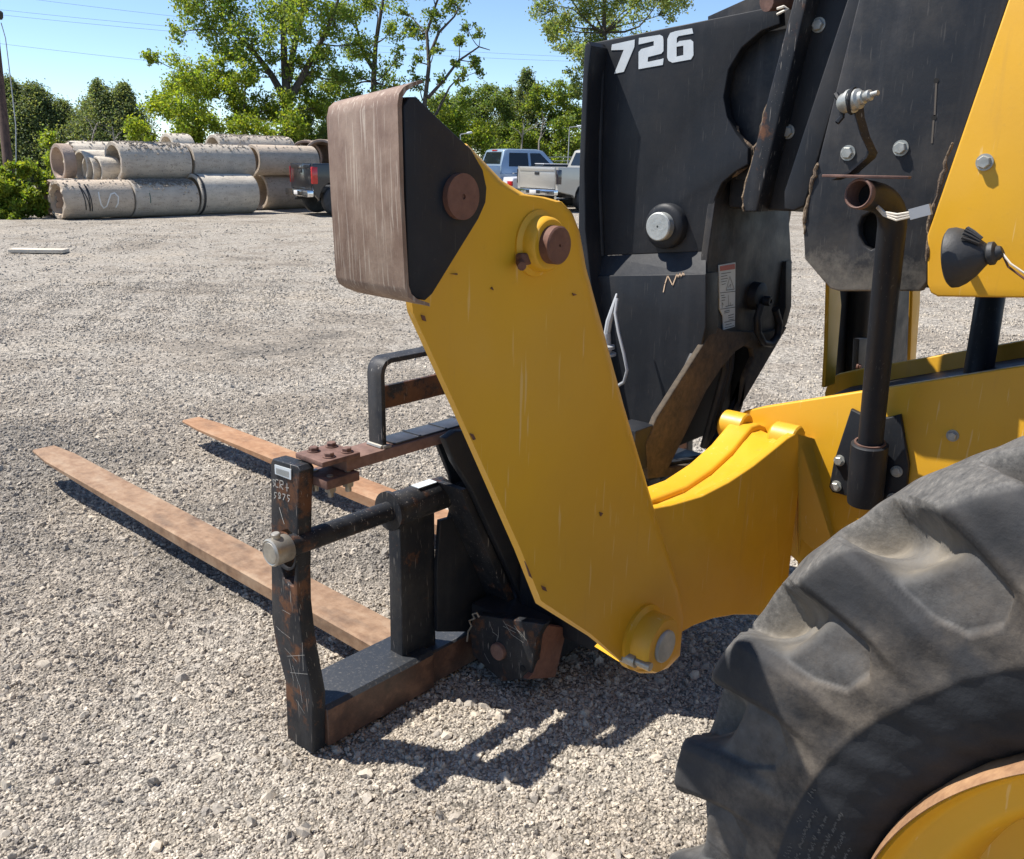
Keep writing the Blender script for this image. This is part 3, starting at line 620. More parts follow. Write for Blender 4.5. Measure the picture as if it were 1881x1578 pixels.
prism('side_plate', [(y, z) for y, z in hs_up], 'x', BX + .42, BX + .45, 'black', bh, .003)
prism('lower_side', [(y, z) for y, z in low], 'x', BX + .42, BX + .46, 'black', bh, .003)
for zz in (.78, .81): tube('hose', [(BX + .16 + zz - .78, 1.21, .72), (BX + .15 + zz - .78, 1.16, .95), (BX + .17 + zz - .78, 1.17, 1.2)], .011, 'rubber_black', bh, 8)
# head pivot pin
hp = (2.05, 1.2763, 1.3465)
lathe('pin_collar', [(-.01, .058), (.02, .058), (.026, .054), (.03, .042), (.03, 0)], hp, (-1, 0, 0), 'black_clean', bh, 40)
lathe('head_pin', [(0, .036), (.022, .036), (.025, .033), (.025, .003), (.02, .003), (.02, 0)], (hp[0] - .028, hp[1], hp[2]), (-1, 0, 0), 'pin_grey', bh, 36)
# lifting shackle on the rear face
sh = (2.3048, 1.12, 1.1545)
lathe('shackle_boss', [(-.03, .040), (.012, .038), (.016, .03), (.016, 0)], (sh[0], 1.135, sh[2]), (0, -1, 0), 'black_clean', bh, 24)
lathe('shackle_bolt', [(0, .014), (.02, .014), (.02, .006), (.016, .006), (.016, 0)], (sh[0] + .012, 1.118, sh[2] - .012), (0, -1, 0), 'black_clean', bh, 14)
sp_ = [(2.2824, 1.1354), (2.2674, 1.0996), (2.2786, 1.0604), (2.3187, 1.0244), (2.3677, 1.0146), (2.405, 1.0317), (2.4108, 1.0673), (2.3729, 1.1137)]
tube('shackle', [(x, 1.11, z) for x, z in sp_], .0105, 'black_clean', bh, 10)
# warning decal on the rear face
dy = rear_y - .004
prism('warning_decal', [(2.0911, 1.2539), (2.1775, 1.2549), (2.2064, 1.0801), (2.1437, 1.079), (2.1341, 1.1181), (2.1134, 1.1377)], 'y', dy, dy + .003, 'white', bh, 0)
prism('decal_header', [(2.0958, 1.2508), (2.1737, 1.2516), (2.1762, 1.2379), (2.098, 1.2381)], 'y', dy - .0012, dy - .0004, 'red', bh, 0)
st = [[(2.1035, 1.2307), (2.1553, 1.231)], [(2.1047, 1.2236), (2.1362, 1.2239)], [(2.1059, 1.2165), (2.1404, 1.2165)], [(2.1071, 1.2094), (2.1357, 1.2098)], [(2.1112, 1.202), (2.1311, 1.2031)], [(2.1514, 1.2199), (2.1371, 1.1855), (2.1815, 1.1843), (2.1514, 1.2199)], [(2.1476, 1.1917), (2.161, 1.1991), (2.1596, 1.1906)], [(2.1061, 1.1812), (2.1886, 1.1778)], [(2.1132, 1.1734), (2.1305, 1.1732)], [(2.117, 1.1674), (2.1374, 1.1668)], [(2.1183, 1.1601), (2.1357, 1.1598)], [(2.1244, 1.1408), (2.1222, 1.154), (2.1291, 1.1475)], [(2.1417, 1.1419), (2.1831, 1.1419)], [(2.1512, 1.1712), (2.1594, 1.1415)], [(2.1669, 1.1494), (2.1682, 1.142)], [(2.1164, 1.1374), (2.1965, 1.1346)], [(2.138, 1.1292), (2.1645, 1.1293), (2.1653, 1.1248), (2.1388, 1.1248)], [(2.1611, 1.115), (2.1908, 1.1161)], [(2.1621, 1.109), (2.1922, 1.1085)], [(2.1662, 1.1027), (2.1933, 1.1025)], [(2.1431, 1.0995), (2.2, 1.0987)], [(2.1504, 1.0913), (2.1831, 1.0918)], [(2.1487, 1.0842), (2.1996, 1.0839)]]
rb = ribbon('decal_print', st, 'y', dy - .0012, .0016, 'ink', bh); rb['kind'] = 'stuff'
# unit number on the side: 7 2 6
d7 = [(1.4825, 1.7965), (1.4117, 1.8036), (1.4117, 1.7867), (1.4409, 1.7282), (1.4709, 1.7249), (1.4443, 1.7814), (1.4841, 1.783)]
d2 = [(1.3991, 1.8064), (1.3371, 1.8096), (1.3278, 1.805), (1.3254, 1.7969), (1.3235, 1.7714), (1.3293, 1.7655), (1.3683, 1.7598), (1.3687, 1.7482), (1.3272, 1.753), (1.3217, 1.7545), (1.3228, 1.739), (1.3952, 1.7324), (1.398, 1.7732), (1.3905, 1.7799), (1.3531, 1.7856), (1.3539, 1.7962), (1.3992, 1.7911)]
d6 = [(1.314, 1.7988), (1.3073, 1.8114), (1.2924, 1.8146), (1.2456, 1.8179), (1.2414, 1.8058), (1.2827, 1.8027), (1.2872, 1.7987), (1.2862, 1.7862), (1.2796, 1.7912), (1.2477, 1.7925), (1.2397, 1.7868), (1.2365, 1.7566), (1.2427, 1.7474), (1.2954, 1.7425), (1.3067, 1.7476), (1.3115, 1.7556)]
h6 = [(1.2862, 1.7787), (1.2668, 1.7801), (1.265, 1.7583), (1.2844, 1.7559)]
prism('number_decal', d7, 'x', BX - .0014, BX - .0006, 'white', bh, 0); prism('number_decal', d2, 'x', BX - .0014, BX - .0006, 'white', bh, 0); prism('number_decal', [d6, h6], 'x', BX - .0014, BX - .0006, 'white', bh, 0)
ribbon('paint_scribble', [[(1.2563, 1.1806), (1.2529, 1.2022), (1.2463, 1.2239), (1.2297, 1.2003), (1.2191, 1.2307), (1.2152, 1.2227), (1.2097, 1.2343), (1.2073, 1.2248), (1.2002, 1.2365), (1.1981, 1.2298)]], 'x', XL - .0015, .0028, 'scribble', bh)
# dried mud packed in the corner of the notch
mud('packed_mud', [(BX + .02, y, z) for y, z in [(1.1235, 1.5906), (1.1003, 1.5618), (1.0718, 1.5356), (1.0665, 1.5106), (1.0824, 1.4978), (1.106, 1.4847), (1.1267, 1.4689)]], .011, bh, 3)
# electric plug and cable behind the leg
cab_a = [(1.96, 1.3658, 1.1684), (1.94, 1.3603, 1.1393), (1.93, 1.3649, 1.0993), (1.93, 1.3713, 1.0575)]
tube('plug_lead', cab_a, .0075, 'connector', bh, 8, rads=[.003, .006, .009, .009])
pc = (1.93, 1.3701, 1.0665); lathe('plug', [(0, .010), (.03, .012), (.034, .022), (.042, .022), (.044, .014), (.052, .014), (.054, .026), (.060, .026), (.060, .012), (.10, .014), (.10, 0)], pc, (.04, 0, -1), 'connector', bh, 20)
tube('cable', [(1.93, 1.3424, 1.1624), (1.92, 1.34, 1.1252), (1.91, 1.3197, 1.0788), (1.91, 1.299, 1.0241), (1.91, 1.286, 0.9826), (1.92, 1.301, 0.9461), (1.94, 1.3452, 0.9183)], .0042, 'connector', bh, 8)
box('valve_block', ((1.7282, 1.2, 0.7918)[0], 1.13, (1.7807, 1.2, 0.779)[2]), ((1.7282, 1.2, 0.7918)[0] + .085, 1.2, (1.7708, 1.2, 0.888)[2]), 'black_clean', bh, .004)

# --- telescopic boom: inner box, channel collar, middle section, yellow outer section
bo = bpy.data.objects.new('boom', None); link(bo, TH)
zi0 = (2.1, 0.9856, 1.396)[2]
box('inner_section', (BX + .05, -1.6, zi0), (BX + .41, 1.14, zi0 + .62), 'black_dusty', bo, .012)
XC=2.038
chan = [(1.0518, 1.3997), (0.9084, 1.4013), (0.7799, 1.9478), (0.9447, 1.9691)]
prism('collar_plate', chan, 'x', XC, BX + .05, 'black_clean', bo, .003)
prism('collar_flange', [(1.0335, 1.4442), (1.0335, 1.417), (1.0258, 1.3962), (0.9954, 1.3976), (0.9073, 1.954), (0.9338, 1.9575)], 'x', XC - .06, XC + .03, 'black_worn', bo, .004)
prism('collar_flange', [(0.9331, 1.4451), (0.9289, 1.4068), (0.9048, 1.4031), (0.8805, 1.4161), (0.7788, 1.9374), (0.8099, 1.9415)], 'x', XC - .06, XC + .03, 'black', bo, .004)
for p_ in [(2.038, 0.9194, 1.7986), (2.038, 0.9655, 1.5765)]: hexbolt(p_, (-1, 0, 0), .0125, bo)
mud('packed_mud', [(2.026, 1.0148, 1.6384), (2.026, 1.0331, 1.5524), (2.026, 1.0497, 1.4683), (2.026, 1.0558, 1.4151), (2.026, 1.0537, 1.3948)], .007, bo, 4)
XM=1.965
mid = [(0.8612, 1.3004), (0.8728, 1.367), (0.8705, 1.4239), (0.8554, 1.5077), (0.7912, 1.9368), (0.5052, 1.8999), (0.6004, 1.37), (0.5911, 1.2755), (0.6034, 1.255), (0.7755, 1.237), (0.7958, 1.2409)]
mh = [(0.7283, 1.4095), (0.7114, 1.4036), (0.6979, 1.3886), (0.6926, 1.3664), (0.7007, 1.3409), (0.7157, 1.3318), (0.7333, 1.3408), (0.7453, 1.3607), (0.7491, 1.3812), (0.7433, 1.3997)]
prism('middle_section', [mid, mh], 'x', XM, XM + .03, 'black_dusty_low', bo, .004)
box('middle_box', (XM + .03, -1.6, [(0.7045, 1.2468)][0][1] + .012), (BX + .50, .70, [(0.7045, 1.2468)][0][1] + .72), 'hole', bo, .01)  # coloured near-black so the opening in the panel looks shaded
prism('hole_shade_plate', [(0.7933, 1.4285), (0.6768, 1.4331), (0.6596, 1.3091), (0.7769, 1.2994)], 'x', XM + .045, XM + .055, 'hole', bo, 0)  # added dark plate, painted as the shade behind the panel hole
for p_ in [(1.965, 0.7905, 1.5297), (1.965, 0.6818, 1.54)]: hexbolt(p_, (-1, 0, 0), .0125, bo)
for p_ in [(1.965, 0.6312, 1.6674), (1.965, 0.6252, 1.5982)]: lathe('small_hole', [(0, .005), (.001, .005), (.001, 0)], p_, (-1, 0, 0), 'hole', bo, 12)
ribbon('drip_streak', [[(0.6303, 1.6613), (0.6247, 1.6023)], [(0.6253, 1.592), (0.6224, 1.5506)]], 'x', XM - .001, .0035, 'streak', bo)
XY=1.940
yel = [(0.584, 1.2739), (0.598, 1.3713), (0.4988, 1.8948), (0.2478, 1.8623), (0.1377, 1.2902), (0.5604, 1.2508), (0.5751, 1.257)]
prism('outer_section', yel, 'x', XY, XY + .02, 'yellow_clean', bo, .004)
box('outer_box', (XY + .02, -1.6, [(0.5213, 1.255)][0][1] + .008), (BX + .53, [(0.5213, 1.255)][0][0], [(0.5213, 1.255)][0][1] + .75), 'yellow_clean', bo, .01)
hexbolt((1.94, 0.5122, 1.5141), (-1, 0, 0), .0125, bo)
mud('packed_mud', [(1.944, 0.579, 1.5501), (1.944, 0.5833, 1.5112), (1.944, 0.59, 1.459), (1.944, 0.599, 1.4056), (1.944, 0.597, 1.3625), (1.944, 0.5928, 1.3191)], .0065, bo, 5)
mud('packed_mud', [(1.965, 0.8534, 1.5122), (1.965, 0.8626, 1.4638), (1.965, 0.8712, 1.4086), (1.965, 0.8689, 1.3552)], .006, bo, 6)
# rusty pipe end and tie over the head
tube('pipe_stub', [(2.0, 1.03, 1.8519), (2.08, 1.0017, 1.8641)], .022, 'bar_rust', bo, 14)
tube('tie_strap', [(1.99, 0.9971, 1.8323), (1.985, 0.9796, 1.8345), (1.99, 0.9714, 1.83), (1.985, 0.9835, 1.8239), (1.99, 0.9959, 1.8212)], .003, 'wire', bo, 6)

# --- bent light pole bolted to the frame, with bracket, sensor and loose plug
lp = bpy.data.objects.new('light_pole', None); link(lp, TH)
Ba = (2.03, 0.6785, 0.7688); Bb = (2.0, 0.6768, 0.9933); Bt = (1.86, 0.6418, 1.3744)
path = [Vector(Ba), Vector(Bb), Vector(Bt)]
e0 = Vector(Bt); e2 = Vector((1.7, 0.6564, 1.4538)); e1 = Vector((1.845, 0.634, 1.4402))
arc = []
for k in range(9):
    t = k / 8; arc.append((1 - t) ** 2 * e0 + 2 * t * (1 - t) * e1 + t * t * (e1 * .35 + e2 * .65))
bm = bmesh.new(); tube_bm(bm, path[:2] + arc + [e2], .0275, 24, cap=False); tube_bm(bm, [e1 * .2 + e2 * .8, e2], .0235, 24, cap=False)
from_bm('pole_tube', bm, 'black_clean', lp, 60)
dv = (e2 - e1).normalized()
lathe('tube_end', [(-.05, .0), (-.05, .0232), (-.0005, .0232), (.001, .0255), (-.0005, .0278), (-.012, .0280)], e2, dv, 'bar_rust', lp, 32, closed=False)
lathe('bore', [(0, 0), (.001, .023)], e2 - dv * .045, dv, 'hole', lp, 24, closed=False)
# foot plate with socket
foot = [(0.7501, 0.952), (0.7752, 0.8126), (0.7783, 0.7485), (0.7686, 0.7368), (0.7307, 0.737), (0.6959, 0.7141), (0.6468, 0.7347), (0.6107, 0.765), (0.6, 0.7948), (0.6025, 0.8474), (0.6378, 0.961), (0.6631, 0.9482), (0.7125, 0.9408)]
prism('foot_plate', foot, 'x', 2.062, 2.078, 'black_clean', lp, .003)
sv = (Vector(Bb) - Vector(Ba)).normalized()
lathe('socket', [(-.035, .0), (-.035, .038), (-.01, .041), (.03, .041), (.115, .041), (.118, .036), (.118, .03)], Vector(Ba) + Vector((-.004, 0, .01)), sv, 'black_clean', lp, 32)
lathe('socket_liner', [(.0, .0345), (.004, .0345), (.004, .030)], Vector(Ba) + Vector((-.004, 0, .01)) + sv * .1175, sv, 'bar_rust', lp, 24, closed=False)
for p_ in [(2.06, 0.7602, 0.8218), (2.06, 0.7601, 0.756), (2.06, 0.6255, 0.8272), (2.06, 0.6249, 0.7598)]: hexbolt(p_, (-1, 0, 0), .0105, lp)
# flat tab welded on the tube, bent strip carrying a sensor
tz = e2.z + .036
ta = (1.7, 0.7249, 1.4693); tb_ = (1.74, 0.5801, 1.4836)
prism('tab', [(1.69, ta[1]), (1.755, ta[1] - .01), (1.765, tb_[1] + .02), (1.745, tb_[1]), (1.73, tb_[1]), (1.69, ta[1] - .06)], 'z', e2.z + .028, e2.z + .033, 'bar_rust', lp, .001)
stp = [(0.7266, 1.4761), (0.6933, 1.4899), (0.6639, 1.5178), (0.6611, 1.5275), (0.6791, 1.5565), (0.6937, 1.5903), (0.6988, 1.6143)]
bm = bmesh.new(); wv = Vector((.028, -.006, 0)); A = [bm.verts.new(Vector((1.74, y, z))) for y, z in stp]; B = [bm.verts.new(Vector((1.74, y, z)) + wv) for y, z in stp]
A2 = [bm.verts.new(v_.co + Vector((0, .003, .003))) for v_ in A]; B2 = [bm.verts.new(v_.co + Vector((0, .003, .003))) for v_ in B]
for k in range(len(A) - 1):
    for p_, q_ in ((A, B), (B, B2), (B2, A2), (A2, A)): bm.faces.new((p_[k], p_[k + 1], q_[k + 1], q_[k]))
bm.faces.new((A[0], B[0], B2[0], A2[0])); bm.faces.new((A[-1], A2[-1], B2[-1], B[-1]))
from_bm('bent_strip', bm, 'black_worn', lp, 60)
s0 = Vector((1.74, 0.7245, 1.6131)); s1 = Vector((1.72, 0.656, 1.6287)); sdv = (s1 - s0)
lathe('sensor', [(0, 0), (0, .014), (.006, .018), (.018, .019), (.02, .022), (.026, .022), (.027, .019), (.04, .0185), (.044, .013), (.05, .012), (.052, .008), (.058, .010), (.064, .010), (.066, .005), (.08, .0045), (.08, 0)], s0, sdv, 'steel', lp, 24)
tube('strip_loop', [s0 + sdv * .35 + Vector((0, 0, .024)).cross(sdv.normalized()) * 0 + Vector((-.02 * math.cos(a), 0, .022 * math.sin(a))) for a in [k * math.pi / 8 for k in range(17)]], .0035, 'black_clean', lp, 6)
random.seed(9)
tube('knob_thread', [s0 + Vector((random.uniform(-.012, .004), random.uniform(-.004, .012), -.03 + k * .008 + random.uniform(-.004, .004))) for k in range(7)], .005, 'black_clean', lp, 6)
for k in range(3): tube('lead', [(x, y, z - k * w_) for (x, y, z), w_ in zip([(1.74, 0.6346, 1.4342), (1.72, 0.6106, 1.4221), (1.71, 0.5842, 1.4198), (1.71, 0.5599, 1.4248)], (.002, .003, .005, .004))], .0022, 'wire', lp, 6)
c0 = Vector((1.71, 0.5613, 1.4209)); c1 = Vector((1.715, 0.5287, 1.4318))
bm = bmesh.new(); tube_bm(bm, [c0, c1], .0135, 4); from_bm('loose_plug', bm, 'connector', lp, 20)

# --- work light hanging beside the yellow boom section
wl_ = bpy.data.objects.new('work_light', None); link(wl_, TH)
l0 = Vector((1.8, 0.5056, 1.3421)); l1 = Vector((1.8, 0.4424, 1.355)); ld = (l1 - l0).normalized(); k_ = (l1 - l0).length
lathe('lamp_shell', [(-.004, .0), (-.004, .050), (.0, .055), (.010, .055), (k_ * .35, .050), (k_ * .62, .038), (k_ * .84, .024), (k_ * .98, .016), (k_ * 1.0, 0)], l0, ld, 'rubber_black', wl_, 36, 45)
for k in range(-2, 3):
    a = k * .22; rr = Vector((-.35, 0, .93)).normalized(); tv = ld.cross(rr).normalized()
    dirv = rr * math.cos(a) + tv * math.sin(a)
    tube('cooling_fin', [l0 + ld * .02 + dirv * .0525, l0 + ld * (k_ * .5) + dirv * .0435, l0 + ld * (k_ * .74) + dirv * .0295], .003, 'rubber_black', wl_, 6)
lathe('neck_ring', [(0, .017), (.004, .021), (.012, .021), (.016, .015), (.016, 0)], l0 + ld * k_ * .93, ld, 'rubber_black', wl_, 20)
tube('lamp_boot', [l0 + ld * k_ * 1.05, l0 + ld * k_ * 1.2, l0 + ld * k_ * 1.32 + Vector((0, 0, .003))], .012, 'rubber_black', wl_, 12, rads=[.016, .014, .009])
tube('lead', [l0 + ld * k_ * 1.3, (1.79, 0.4038, 1.3414), (1.79, 0.3758, 1.3248), (1.79, 0.3341, 1.3042)], .002, 'wire', wl_, 6)
tube('lead', [l0 + ld * k_ * 1.3, (1.8, 0.4086, 1.3345), (1.8, 0.3715, 1.311), (1.8, 0.3336, 1.2891)], .002, 'pin_rust', wl_, 6)
tube('lamp_arm', [l0 + ld * k_ * .5, l0 + ld * k_ * .5 + Vector((.14, .06, .0))], .008, 'rubber_black', wl_, 10)

# --- far stabilizer standing beyond the boom, with its cylinder, and the far light pole
fs = bpy.data.objects.new('stabilizer', None); link(fs, TH)
FY = 1.0
Lf = [(2.5238, 0.8791), (2.5049, 0.9989), (2.4558, 1.2209), (2.5173, 1.2162), (2.5705, 1.1181), (2.5952, 0.8784)]; Rf = [(3.2665, 0.8365), (3.1971, 1.053), (3.1594, 1.1669), (3.2384, 1.1608), (3.2784, 1.0446), (3.3274, 0.8271)]
prism('cheek_plate', Lf, 'y', 1.0, 1.012, 'yellow_clean', fs, .003); prism('cheek_plate', Rf, 'y', 1.0, 1.012, 'yellow_clean', fs, .003)
prism('web_plate', [(2.8287, 0.8224), (2.761, 1.1893), (3.4438, 1.1369), (3.5736, 0.7748)], 'y', 1.09, 1.11, 'black', fs, .003)
ca = Vector((2.9303, 1.06, 0.8102)); cb = Vector((2.858, 1.06, 1.2185))
tube('cylinder', [ca, cb], .036, 'black', fs, 24)
prism('cylinder_lug', [(2.7949, 0.8849), (2.7739, 0.9891), (2.8522, 0.9823), (2.8784, 0.8788)], 'y', 1.01, 1.03, 'black', fs, .003)
hexbolt((2.7965, 1.01, 0.8969), (0, -1, 0), .009, fs, 'pin_rust')
tube('light_pole', [(2.55, 0.6062, 0.9775), (2.62, 0.6246, 1.1994)], .036, 'black_clean', TH, 20)

# ------------------------------------------------------------------ fork carriage on the boom nose
FC = thing('fork_carriage', 'black rusty pallet fork carriage with two long forks lying on the gravel', 'forklift attachment', (1.6, 1.75, 0), worldspace=True)
PXI = 1.17
post = [(1.8237, 0.7785), (1.8155, 0.7904), (1.7114, 0.7958), (1.7014, 0.7859), (1.7123, 0.7361), (1.7371, 0.5053), (1.7422, 0.4206), (1.7341, 0.3265), (1.7008, 0.1663), (1.7144, -0.0066), (1.8283, -0.0191), (1.8209, 0.1637), (1.8553, 0.2674), (1.8655, 0.3376), (1.8517, 0.4915)]
slot = [(1.807, 0.5767), (1.79, 0.6055), (1.7704, 0.6172), (1.7503, 0.6115), (1.7413, 0.5851), (1.7482, 0.5091), (1.7593, 0.4632), (1.778, 0.4628), (1.796, 0.4718), (1.8053, 0.4976)]
prism('end_post', [post, slot], 'x', PXI, PXI + .042, 'black_worn', FC, .0035)
prism('end_post', [post, slot], 'x', 3.05, 3.092, 'black_worn', FC, .0035)
rc = (1.17, 1.7797, 0.5435)
lathe('slot_ring', [(-.003, .050), (.004, .050), (.004, .044), (-.003, .044)], (PXI - .001, rc[1] + .002, rc[2] + .012), (-1, 0, 0), 'black_worn', FC, 32, closed=False)
# sticker and chalk on the post
prism('barcode_sticker', [(1.8028, 0.7793), (1.7346, 0.7833), (1.737, 0.7562), (1.8029, 0.7552)], 'x', PXI - .003, PXI - .001, 'white', FC, 0)
rb = ribbon('barcode', [[(1.7943, 0.7722), (1.7957, 0.7584)], [(1.7906, 0.7724), (1.792, 0.7585)], [(1.7869, 0.7726), (1.7883, 0.7587)], [(1.7832, 0.7729), (1.7846, 0.7587)], [(1.7796, 0.7731), (1.781, 0.7588)], [(1.7759, 0.7733), (1.7773, 0.7589)], [(1.7722, 0.7735), (1.7736, 0.7591)], [(1.7686, 0.7737), (1.77, 0.7592)], [(1.765, 0.774), (1.7664, 0.7592)], [(1.7613, 0.7742), (1.7628, 0.7593)], [(1.7577, 0.7744), (1.7591, 0.7595)], [(1.7541, 0.7746), (1.7555, 0.7595)], [(1.7505, 0.7748), (1.7519, 0.7596)], [(1.7469, 0.7751), (1.7483, 0.7597)], [(1.7433, 0.7753), (1.7447, 0.7599)]], 'x', PXI - .004, .0016, 'ink', FC); rb['kind'] = 'stuff'
chalk = [[(1.8071, 0.7371), (1.8164, 0.7376), (1.8149, 0.7294), (1.8082, 0.7268), (1.8159, 0.719)], [(1.7929, 0.7407), (1.802, 0.7412), (1.8077, 0.7312), (1.8041, 0.7207), (1.7948, 0.7217)], [(1.7878, 0.722), (1.7858, 0.7425), (1.772, 0.7431), (1.7729, 0.7344), (1.7869, 0.7308), (1.7741, 0.7213)], [(1.7563, 0.7415), (1.7582, 0.7212)], [(1.7619, 0.7302), (1.7505, 0.7317)], [(1.8034, 0.7051), (1.8128, 0.704), (1.8136, 0.6966), (1.8067, 0.6955), (1.8145, 0.6877)], [(1.789, 0.7103), (1.7967, 0.7025), (1.7857, 0.6968), (1.7979, 0.6907), (1.7848, 0.7057), (1.7937, 0.709)], [(1.7776, 0.709), (1.7661, 0.7107), (1.7768, 0.6935)], [(1.7478, 0.7127), (1.7569, 0.7117), (1.7576, 0.7044), (1.7486, 0.704), (1.7562, 0.6948)], [(1.7955, 0.6682), (1.7862, 0.6447), (1.7784, 0.6294)]]
rb = ribbon('chalk_writing', chalk, 'x', 1.17 - .0015, .0022, 'chalk', FC); rb['kind'] = 'stuff'
SY, SZ = 1.735, .588
tube('shaft', [(1.11, SY, SZ), (2.75, SY, SZ)], .0275, 'black_worn', FC, 24)
lathe('shaft_collar', [(0, 0), (0, .026), (.002, .028), (.0, .031), (.003, .035), (.05, .034), (.053, .032), (.053, 0)], (1.094, SY, SZ), (1, 0, 0), 'steel_dark', FC, 36)
lathe('collar_bolt', [(0, .011), (.012, .011), (.014, .009), (.014, 0)], (1.115, SY, SZ + .033), (-.1, 0, 1), 'steel_dark', FC, 16)
# bottom beam
bt = [(1.2053, 0.1126), (1.2014, -0.0231), (1.4092, -0.0325), (1.788, -0.0518), (1.768, 0.0307), (1.486, 0.16)]
zt = .118
bp = [(1.70, 0.0), (1.70, .108), (1.712, .118), (1.86, .118), (1.87, .108), (1.87, 0.)]
prism('bottom_beam', bp, 'x', PXI + .042, 1.60, 'beam', FC, .004)
prism('bottom_beam', [(1.715, 0.0), (1.715, .10), (1.72, .105), (1.86, .105), (1.86, 0.)], 'x', 1.601, 3.05, 'beam', FC, .004)
# top bar, clamp plates and bolts
tb = [(1.2961, 1.7377), (1.2783, 1.6885), (1.6603, 1.6851), (1.7015, 1.7597)]
ty0, ty1 = 1.665, 1.75
box('top_bar', (1.28, ty0, .765), (2.9, ty1, .795), 'top_bar', FC, .003)
box('anti_slip_tread', (1.445, ty0 + .008, .7955), (2.6, ty1 - .006, .8005), 'tread', FC, .002)
for k in range(9): box('tread_rib', (1.53 + .095 * k, ty0 + .008, .8006), (1.536 + .095 * k, ty1 - .006, .8035), 'tread', FC, .001)
box('clamp_plate', (PXI + .030, ty0 - .012, .798), (1.315, ty1 + .012, .812), 'bar_rust', FC, .003)
box('clamp_plate', (PXI + .042, ty0 - .010, .738), (1.312, ty1 + .010, .762), 'bar_rust', FC, .003)
for xx in (1.238, 1.292):
    for yy in (ty0 + .012, ty1 - .012):
        hexbolt((xx, yy, .812), (0, 0, 1), .0125, FC, 'bar_rust')
        tube('bolt_shank', [(xx, yy, .765), (xx, yy, .71)], .008, 'steel_dark', FC, 10)
        lathe('nut', [(0, .0145), (.014, .0145), (.014, 0)], (xx, yy, .738), (0, 0, -1), 'steel_dark', FC, 6, 20)
# load guard hoop of flat bar
hx = 1.432
prism('guard_hoop', [(hx - .026, .796), (hx - .026, .985), (hx - .022, 1.003), (hx - .010, 1.018), (hx + .008, 1.024), (2.78, 1.024), (2.80, 1.01), (2.81, .99), (2.81, .796), (2.797, .796), (2.797, .985), (2.79, 1.0), (2.775, 1.011), (hx + .010, 1.011), (hx - .004, 1.006), (hx - .011, .995), (hx - .013, .98), (hx - .013, .796)], 'y', ty0 + .012, ty1 - .018, 'hoop', FC, .002)
box('guard_rail', (hx - .0128, ty0 + .045, .885), (2.796, ty0 + .057, .945), 'black_rust', FC, .002)
tube('weld_bead', [(hx - .03, ty0 + .008, .798), (hx - .005, ty0 + .008, .798)], .006, 'steel_dark', FC, 8); tube('weld_bead', [(hx - .03, ty0 + .010, .798), (hx - .03, ty1 - .02, .798)], .006, 'steel_dark', FC, 8)
# two forks: blade, shank, sleeve on the shaft
def fork(x0, x1, mat, tipz):
    fk = bpy.data.objects.new('fork', None); link(fk, FC)
    yt, yh = 4.42, 1.80
    bm = bmesh.new(); n = 14; rings = []
    for k in range(n + 1):
        t = k / n; y = yh + (yt - yh) * t; zt_ = .105 + (tipz - .105) * t
        th = .050 if t < .45 else .050 - .036 * (t - .45) / .55
        wm = 1.0 if t < .93 else (1.0 - .25 * ((t - .93) / .07) ** 1.5)
        xc = (x0 + x1) / 2; hw = (x1 - x0) / 2 * wm
        c = .006
        sec = [(-hw + c, zt_), (hw - c, zt_), (hw, zt_ - c), (hw, zt_ - th + .002), (hw - .003, zt_ - th), (-hw + .003, zt_ - th), (-hw, zt_ - th + .002), (-hw, zt_ - c)]
        rings.append([bm.verts.new((xc + a, y, z)) for a, z in sec])
    for A, B in zip(rings, rings[1:]):
        for j in range(8): bm.faces.new((A[j], A[(j + 1) % 8], B[(j + 1) % 8], B[j]))
    bm.faces.new(rings[0]); bm.faces.new(rings[-1])
    from_bm('blade', bm, mat, fk, 30)
    prism('shank', [(1.745, .10), (1.752, .06), (1.775, .052), (1.81, .052), (1.80, .13), (1.795, .60), (1.745, .60)], 'x', x0 + .005, x1 - .005, 'shank', fk, .004)
    lathe('sleeve', [(0, .03), (0, .044), (.004, .047), (x1 - x0 + .048, .047), (x1 - x0 + .052, .044), (x1 - x0 + .052, .03)], (x0 - .03, SY, SZ), (1, 0, 0), 'black_worn', fk, 28)
    lathe('sleeve_ring', [(0, .03), (0, .055), (.012, .055), (.012, .03)], (x0 - .045, SY, SZ), (1, 0, 0), 'black_worn', fk, 28)
    return fk
fk1 = fork(1.512, 1.655, 'fork', .135); fk2 = fork(2.285, 2.425, 'fork_far', .125)
st = prism('paper_sticker', [(1.56, SY - .022), (1.63, SY - .022), (1.63, SY + .010), (1.56, SY + .010)], 'z', SZ + .0465, SZ + .0485, 'white', fk1, 0)
# back plate, diagonal stiffener and coupler
bp_ = [(1.6247, 0.7763), (1.6964, 0.7766), (1.8336, 0.5607), (2.141, -0.0074), (2.143, -0.0499), (1.6322, 0.1613), (1.6338, 0.3632), (1.6479, 0.5115), (1.6872, 0.5081), (1.7005, 0.5379), (1.6918, 0.6319)]
prism('back_plate', bp_, 'y', 1.72, 1.735, 'black', FC, .002)
dg = [(1.5863, 0.775), (1.6149, 0.7871), (1.6522, 0.7602), (1.7042, 0.5978), (1.8045, 0.4236), (1.8946, 0.2298), (1.9559, 0.088), (1.9187, 0.0991), (1.8569, 0.2251), (1.7693, 0.4086), (1.6692, 0.586), (1.6185, 0.7084)]
prism('stiffener', [(1.6289, 0.6368), (1.6545, 0.6331), (1.9193, 0.1178), (1.8775, 0.1346)], 'y', 1.62, 1.72, 'black_worn', FC, .003)
prism('coupler_arm', [(1.6511, 0.6408), (1.5883, 0.7301), (1.5525, 0.8048), (1.5925, 0.817), (1.7233, 0.789), (2.0696, 0.1087), (2.0727, 0.0481), (1.9467, 0.0992), (1.8776, 0.2202)], 'y', 1.60, 1.625, 'black', FC, .004)
